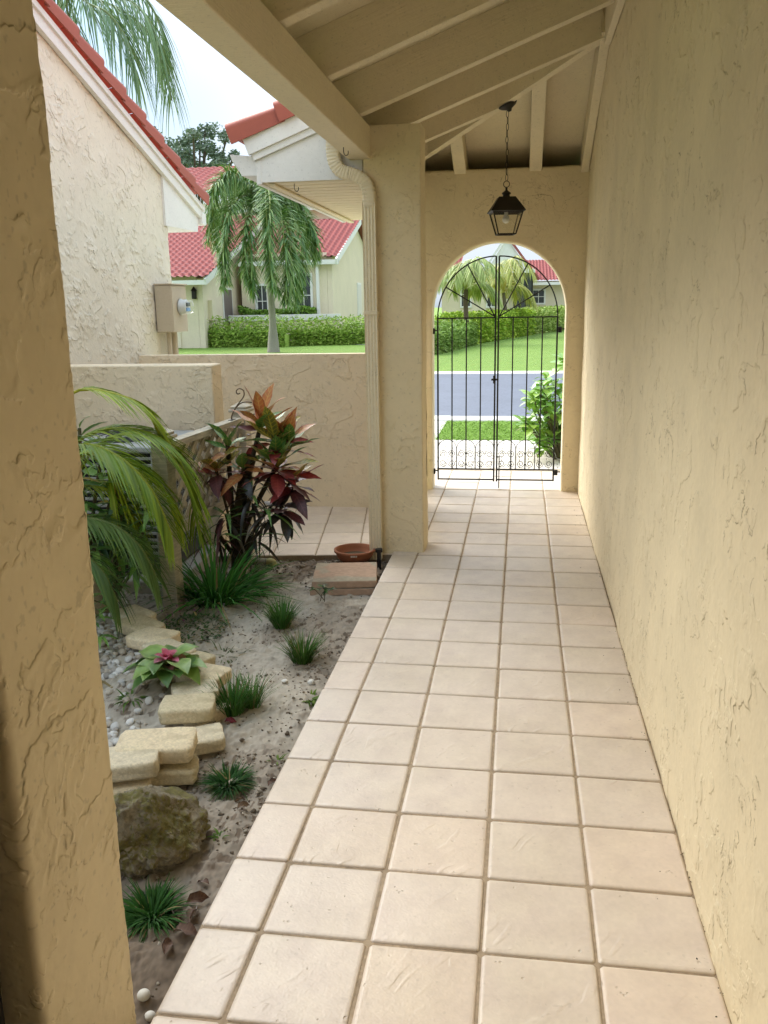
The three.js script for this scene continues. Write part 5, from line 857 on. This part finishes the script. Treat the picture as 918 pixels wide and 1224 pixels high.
// shrub with big glossy leaves just outside the gate
{
  const r = rng(202), t = thing('glossy_shrub', 'bright shrub with broad glossy leaves just outside the gate', 'shrub', undefined, [-0.02, -0.12, -7.85]), ob = [0.15, 0.35, 0.55].map((d) => leafGeo(1, 0.5, { fold: 0.2, droop: d, n: 5, shape: (q) => Math.pow(Math.sin(Math.PI * Math.pow(q, 1.15)), 0.7) }));
  const ms = [lm([0.24, 0.44, 0.05], [0.34, 0.52, 0.1], [0.21, 0.4, 0.04], 6), lm([0.17, 0.36, 0.04], [0.25, 0.43, 0.07], [0.15, 0.33, 0.035], 6), lm([0.34, 0.52, 0.07], [0.42, 0.58, 0.12], [0.31, 0.49, 0.06], 6)], sm = mat(rgb(0.14, 0.12, 0.06), 0.9);
  for (let i = 0; i < 70; i++) {
    const a = rr(0, 6.28, r), q = Math.sqrt(r()), tip = V(Math.cos(a) * q * 0.46 - 0.04, rr(0.2, 1.25, r) * (1.05 - 0.35 * q), Math.sin(a) * q * 0.4);
    part('stem', boxUV(tube([V(tip.x * 0.2, 0, tip.z * 0.2), V(tip.x * 0.6, tip.y * 0.5, tip.z * 0.6), tip], 0.007, 8, 5)), sm, t);
    for (let k = 0; k < 9; k++) { const b = k * 2.4 + i, e = lerp(-0.3, 1.0, k / 8); setLeaf(part('leaf', ob[k % 3], ms[Math.floor(r() * 3)], t), tip.clone().add(V(0, -0.05 + 0.005 * k, 0)), V(Math.cos(b) * Math.cos(e), Math.sin(e), Math.sin(b) * Math.cos(e)), rr(-0.3, 0.3, r), rr(0.13, 0.19, r)); }
  }
}
// grass blades of the near strip
{
  const r = rng(303), g = tintBlades(bladesGeo(7, { h: 0.075, spread: 1.4, w: 0.006, droop: 0.5, lean: 0.6, base: 0.03, r }), 15, [0.13, 0.26, 0.025], [0.24, 0.38, 0.045], r), n = 9000, im = new THREE.InstancedMesh(g, MV, n), M4 = new THREE.Matrix4();
  for (let i = 0; i < n; i++) { const x = rr(-1.66, 1.2, r), z = rr(-11.42, -9.07, r), s = rr(0.7, 1.3, r); M4.compose(V(x, -0.122, z), new THREE.Quaternion().setFromAxisAngle(UP, r() * 6.28), V(s, s, s)); im.setMatrixAt(i, M4); }
  im.name = 'grass'; im.castShadow = im.receiveShadow = true; scene.add(im); tag(im, 'strip of mown grass between the paver path and kerb', 'grass', undefined, 'stuff');
}

// ---------------------------------------------------------------- far homes
MAT.farWall = mat(rgb(0.76, 0.66, 0.50), 0.9, { map: rep(mottle, 3) });
MAT.farRoof = mat(rgb(0.29, 0.075, 0.07), 0.75, { map: rep(mottle, 2) });
MAT.pane = mat(rgb(0.03, 0.035, 0.04), 0.15);
function tiledRoof(x0, x1, z0, y0, z1, y1, nx, nr) {          // rolls of tile in stepped courses, eave at z0
  const pos = [], idx = [], W = x1 - x0, cols = nx * 6; let k = 0;
  for (let j = 0; j < nr; j++) for (const e of [0, 1]) { const f = (j + e) / nr, z = lerp(z0, z1, f), y = lerp(y0, y1, f) + (e ? 0.0 : 0.11); for (let i = 0; i <= cols; i++) { const ph = i / 6 * 2 * Math.PI; pos.push(x0 + W * i / cols, y + 0.045 * Math.max(-0.35, Math.cos(ph)), z); } if (k) for (let i = 0; i < cols; i++) { const a = (k - 1) * (cols + 1) + i, c = a + cols + 1; idx.push(a, a + 1, c, a + 1, c + 1, c); } k++; }
  const g = new THREE.BufferGeometry(); g.setAttribute('position', new THREE.Float32BufferAttribute(pos, 3)); g.setIndex(idx); g.computeVertexNormals(); const q = g.toNonIndexed(), n = q.attributes.normal.clone(), u = boxUV(q); u.setAttribute('normal', n); return u;
}
function gableWall(x, th, zs, mt, parent, name = 'wall') { const s = new THREE.Shape(); zs.forEach(([z, y], i) => i ? s.lineTo(-z, y) : s.moveTo(-z, y)); s.closePath(); const g = new THREE.ExtrudeGeometry(s, { depth: th, bevelEnabled: false }); g.rotateY(Math.PI / 2); g.translate(x - th, 0, 0); return part(name, boxUV(g), mt, parent); }
function windowOn(parent, x0, x1, y0, y1, z, bars = 2) {       // window in a wall that faces +z
  const f = part('window', merge([bbox(x0 - 0.12, x0, y0 - 0.12, y1 + 0.12, z, z + 0.08), bbox(x1, x1 + 0.12, y0 - 0.12, y1 + 0.12, z, z + 0.08), bbox(x0, x1, y1, y1 + 0.12, z, z + 0.08), bbox(x0, x1, y0 - 0.12, y0, z, z + 0.08)]), MAT.white, parent);
  part('pane', box(x0, x1, y0, y1, z + 0.01, z + 0.025), MAT.pane, f); for (let i = 1; i < bars; i++) part('glazing_bar', box(x0 + (x1 - x0) * i / bars - 0.02, x0 + (x1 - x0) * i / bars + 0.02, y0, y1, z + 0.03, z + 0.045), MAT.white, f); part('glazing_bar', box(x0, x1, (y0 + y1) / 2 - 0.02, (y0 + y1) / 2 + 0.02, z + 0.046, z + 0.058), MAT.white, f);
}
{
  const A = thing('far_house', 'far cream home with pink tiled roof and wall lantern left of the palm', 'house'), zf = -36.6, xe = -14.75;
  part('wall', box(-24, xe - 0.26, -0.12, 3.1, -46, zf), MAT.farWall, A); gableWall(xe, 0.25, [[zf, -0.12], [-47, -0.12], [-47, 6.3], [zf, 2.95]], MAT.farWall, A);
  part('roof', tiledRoof(-24, xe + 0.45, -35.9, 2.92, -46.5, 6.55, 30, 24), MAT.farRoof, A);
  part('fascia', bbox(-24, xe + 0.45, 2.66, 2.86, -36.0, -35.9), MAT.white, A); part('rake_board', barGeo(V(xe + 0.4, 2.78, -35.9), V(xe + 0.4, 6.4, -46.5), 0.08, 0.3), MAT.white, A);
  { const s = sight(232, 352, 'z', -36.5); const l = part('wall_lantern', bbox(s.x - 0.09, s.x + 0.09, s.y - 0.2, s.y + 0.16, zf, zf + 0.2, 0.03), MAT.bronze, A); part('lantern_cap', boxUV(new THREE.ConeGeometry(0.16, 0.2, 8).translate(s.x, s.y + 0.26, zf + 0.1)), MAT.bronze, l); }
  part('door', bbox(-16.9, -15.9, -0.1, 2.1, zf, zf + 0.06), MAT.farWall, A);
  const mb = part('utility_box', bbox(xe, xe + 0.2, 1.1, 2.0, -37.7, -37.2), MAT.farWall, A);
  const w = part('window', bbox(xe, xe + 0.05, 0.9, 2.6, -40.6, -39.2), MAT.white, A); part('pane', bbox(xe + 0.05, xe + 0.06, 1.0, 2.5, -40.5, -39.3, 0.001), mat(rgb(0.16, 0.13, 0.12), 0.4), w);
  const B = thing('far_house', 'far cream home with pink gable and white framed windows right of the palm', 'house'), zb = -41.2, xb = -9.75;
  part('wall', box(-14.4, xb - 0.26, -0.12, 4.2, -50, zb), MAT.farWall, B); gableWall(xb, 0.25, [[zb, -0.12], [-54, -0.12], [-54, 3.8], [-47.4, 6.1], [zb, 3.95]], MAT.farWall, B);
  part('roof', tiledRoof(-14.4, xb + 0.4, -40.85, 3.9, -47.4, 6.28, 16, 16), MAT.farRoof, B); part('roof_back', slab([[-14.4, -47.4], [xb + 0.4, -47.4], [xb + 0.4, -54.5], [-14.4, -54.5]], (x, z) => 6.24 + (z + 47.4) * 0.35, 0.1), MAT.farRoof, B);
  part('fascia', bbox(-14.4, xb + 0.4, 3.62, 3.84, -40.95, -40.85), MAT.white, B); part('rake_board', barGeo(V(xb + 0.36, 3.72, -40.5), V(xb + 0.36, 6.14, -47.4), 0.08, 0.3), MAT.white, B);
  const q = (u, v) => sight(u, v, 'z', zb + 0.05), a = q(307, 342), b = q(320, 378), c = q(346, 330), d = q(372, 376); windowOn(B, a.x, b.x, b.y, a.y, zb, 2); windowOn(B, c.x, d.x, d.y, c.y, zb, 3);
  const e = q(378, 322), f = q(384, 400); part('pilaster', bbox(e.x, f.x, -0.1, 3.6, zb, zb + 0.2), MAT.white, B);
  const g = sight(428, 330, 'x', xb), gw = part('window', bbox(xb, xb + 0.05, 1.0, 2.9, g.z - 0.7, g.z + 0.5), MAT.white, B); part('pane', bbox(xb + 0.05, xb + 0.06, 1.1, 2.8, g.z - 0.6, g.z + 0.4, 0.001), mat(rgb(0.5, 0.5, 0.48), 0.3), gw);
  const Pw = thing('planter_wall', 'low white capped planter wall before the far homes', 'wall'); part('wall', bbox(-14.6, -9.2, -0.12, 1.0, -40.0, -39.7), MAT.farWall, Pw); part('cap', bbox(-14.65, -9.15, 1.0, 1.28, -40.05, -39.65), MAT.white, Pw);
  const C = thing('far_house', 'tall cream clerestory block with a red roof behind the palm', 'house'); part('wall', box(-24, -11.2, -0.12, 8.0, -62, -53), MAT.farWall, C); part('roof', tiledRoof(-24.5, -17.2, -52.4, 8.6, -60, 11.2, 14, 14), MAT.farRoof, C); part('roof', tiledRoof(-17.2, -10.8, -52.4, 7.6, -60, 9.0, 12, 14), MAT.farRoof, C); part('fascia', bbox(-24.5, -10.8, 7.35, 7.6, -52.5, -52.4), MAT.white, C);
}
{
  const Q = (u, v, z = -62) => sight(u, v, 'z', z), D = thing('far_house', 'cream home with white gable behind the young palms', 'house'), z0 = -62;
  const l = Q(528, 400).x, r = Q(636, 400).x, eave = Q(560, 322).y, pk = Q(606, 284).y, px = Q(606, 284).x, lx = Q(578, 318).x, rx = Q(637, 334).x;
  part('wall', box(l, r, -0.12, eave, z0 - 8, z0), MAT.farWall, D);
  const s = new THREE.Shape(); s.moveTo(lx, eave - 0.6); s.lineTo(rx, eave - 0.6); s.lineTo(px, pk); s.closePath(); const g = new THREE.ExtrudeGeometry(s, { depth: 0.3, bevelEnabled: false }); g.translate(0, 0, z0 + 0.3); part('gable', boxUV(g), MAT.white, D);
  part('rake_board', barGeo(V(px, pk + 0.1, z0 + 0.7), V(rx + 0.4, eave - 0.8, z0 + 0.7), 0.12, 0.16), MAT.farRoof, D); part('rake_board', barGeo(V(px, pk + 0.1, z0 + 0.7), V(lx - 0.4, eave - 0.8, z0 + 0.7), 0.12, 0.16), MAT.white, D);
  part('roof', tiledRoof(Q(515, 330).x, Q(548, 330).x, z0 + 0.8, Q(530, 331).y, z0 - 6, Q(530, 300).y, 10, 12), MAT.farRoof, D); part('fascia', bbox(Q(515, 330).x, Q(548, 330).x, Q(530, 337).y, Q(530, 331).y, z0 + 0.7, z0 + 0.8), MAT.white, D);
  windowOn(D, Q(552, 340).x, Q(562, 340).x, Q(552, 366).y, Q(552, 338).y, z0, 2); windowOn(D, Q(583, 340).x, Q(592, 340).x, Q(583, 366).y, Q(583, 338).y, z0, 2);
  const P = part('screen_porch', merge([bbox(Q(612, 340).x, Q(639, 340).x, Q(620, 327).y, Q(620, 323).y, z0 + 0.01, z0 + 1.6), bbox(Q(612, 340).x, Q(639, 340).x, -0.1, 0.25, z0 + 1.2, z0 + 1.3)]), MAT.white, D);
  part('screen_cloth', box(Q(614, 340).x, Q(637, 340).x, 0.25, Q(620, 327).y, z0 + 1.22, z0 + 1.23), mat(rgb(0.06, 0.065, 0.07), 0.8, { transparent: true, opacity: 0.8 }), P);
  for (const u of [616, 622, 629, 636]) part('porch_post', bbox(Q(u, 340).x - 0.05, Q(u, 340).x + 0.05, 0.25, Q(620, 327).y, z0 + 1.235, z0 + 1.3), MAT.bronze, P);
  const E = thing('far_house', 'cream home with red tiled roof at the right of the gate view', 'house'), ze = -66; const W2 = (u, v) => Q(u, v, ze);
  part('wall', box(W2(637, 0).x, W2(760, 0).x, -0.12, W2(650, 336).y, ze - 8, ze), MAT.farWall, E); part('roof', tiledRoof(W2(632, 0).x, W2(760, 0).x, ze + 0.8, W2(650, 337).y, ze - 6, W2(650, 306).y, 30, 12), MAT.farRoof, E); part('fascia', bbox(W2(632, 0).x, W2(760, 0).x, W2(650, 341).y, W2(650, 337.5).y, ze + 0.7, ze + 0.8), MAT.white, E);
  windowOn(E, W2(645, 0).x, W2(659, 0).x, W2(650, 362).y, W2(650, 347).y, ze, 2);
}

renderer.render(scene, camera);
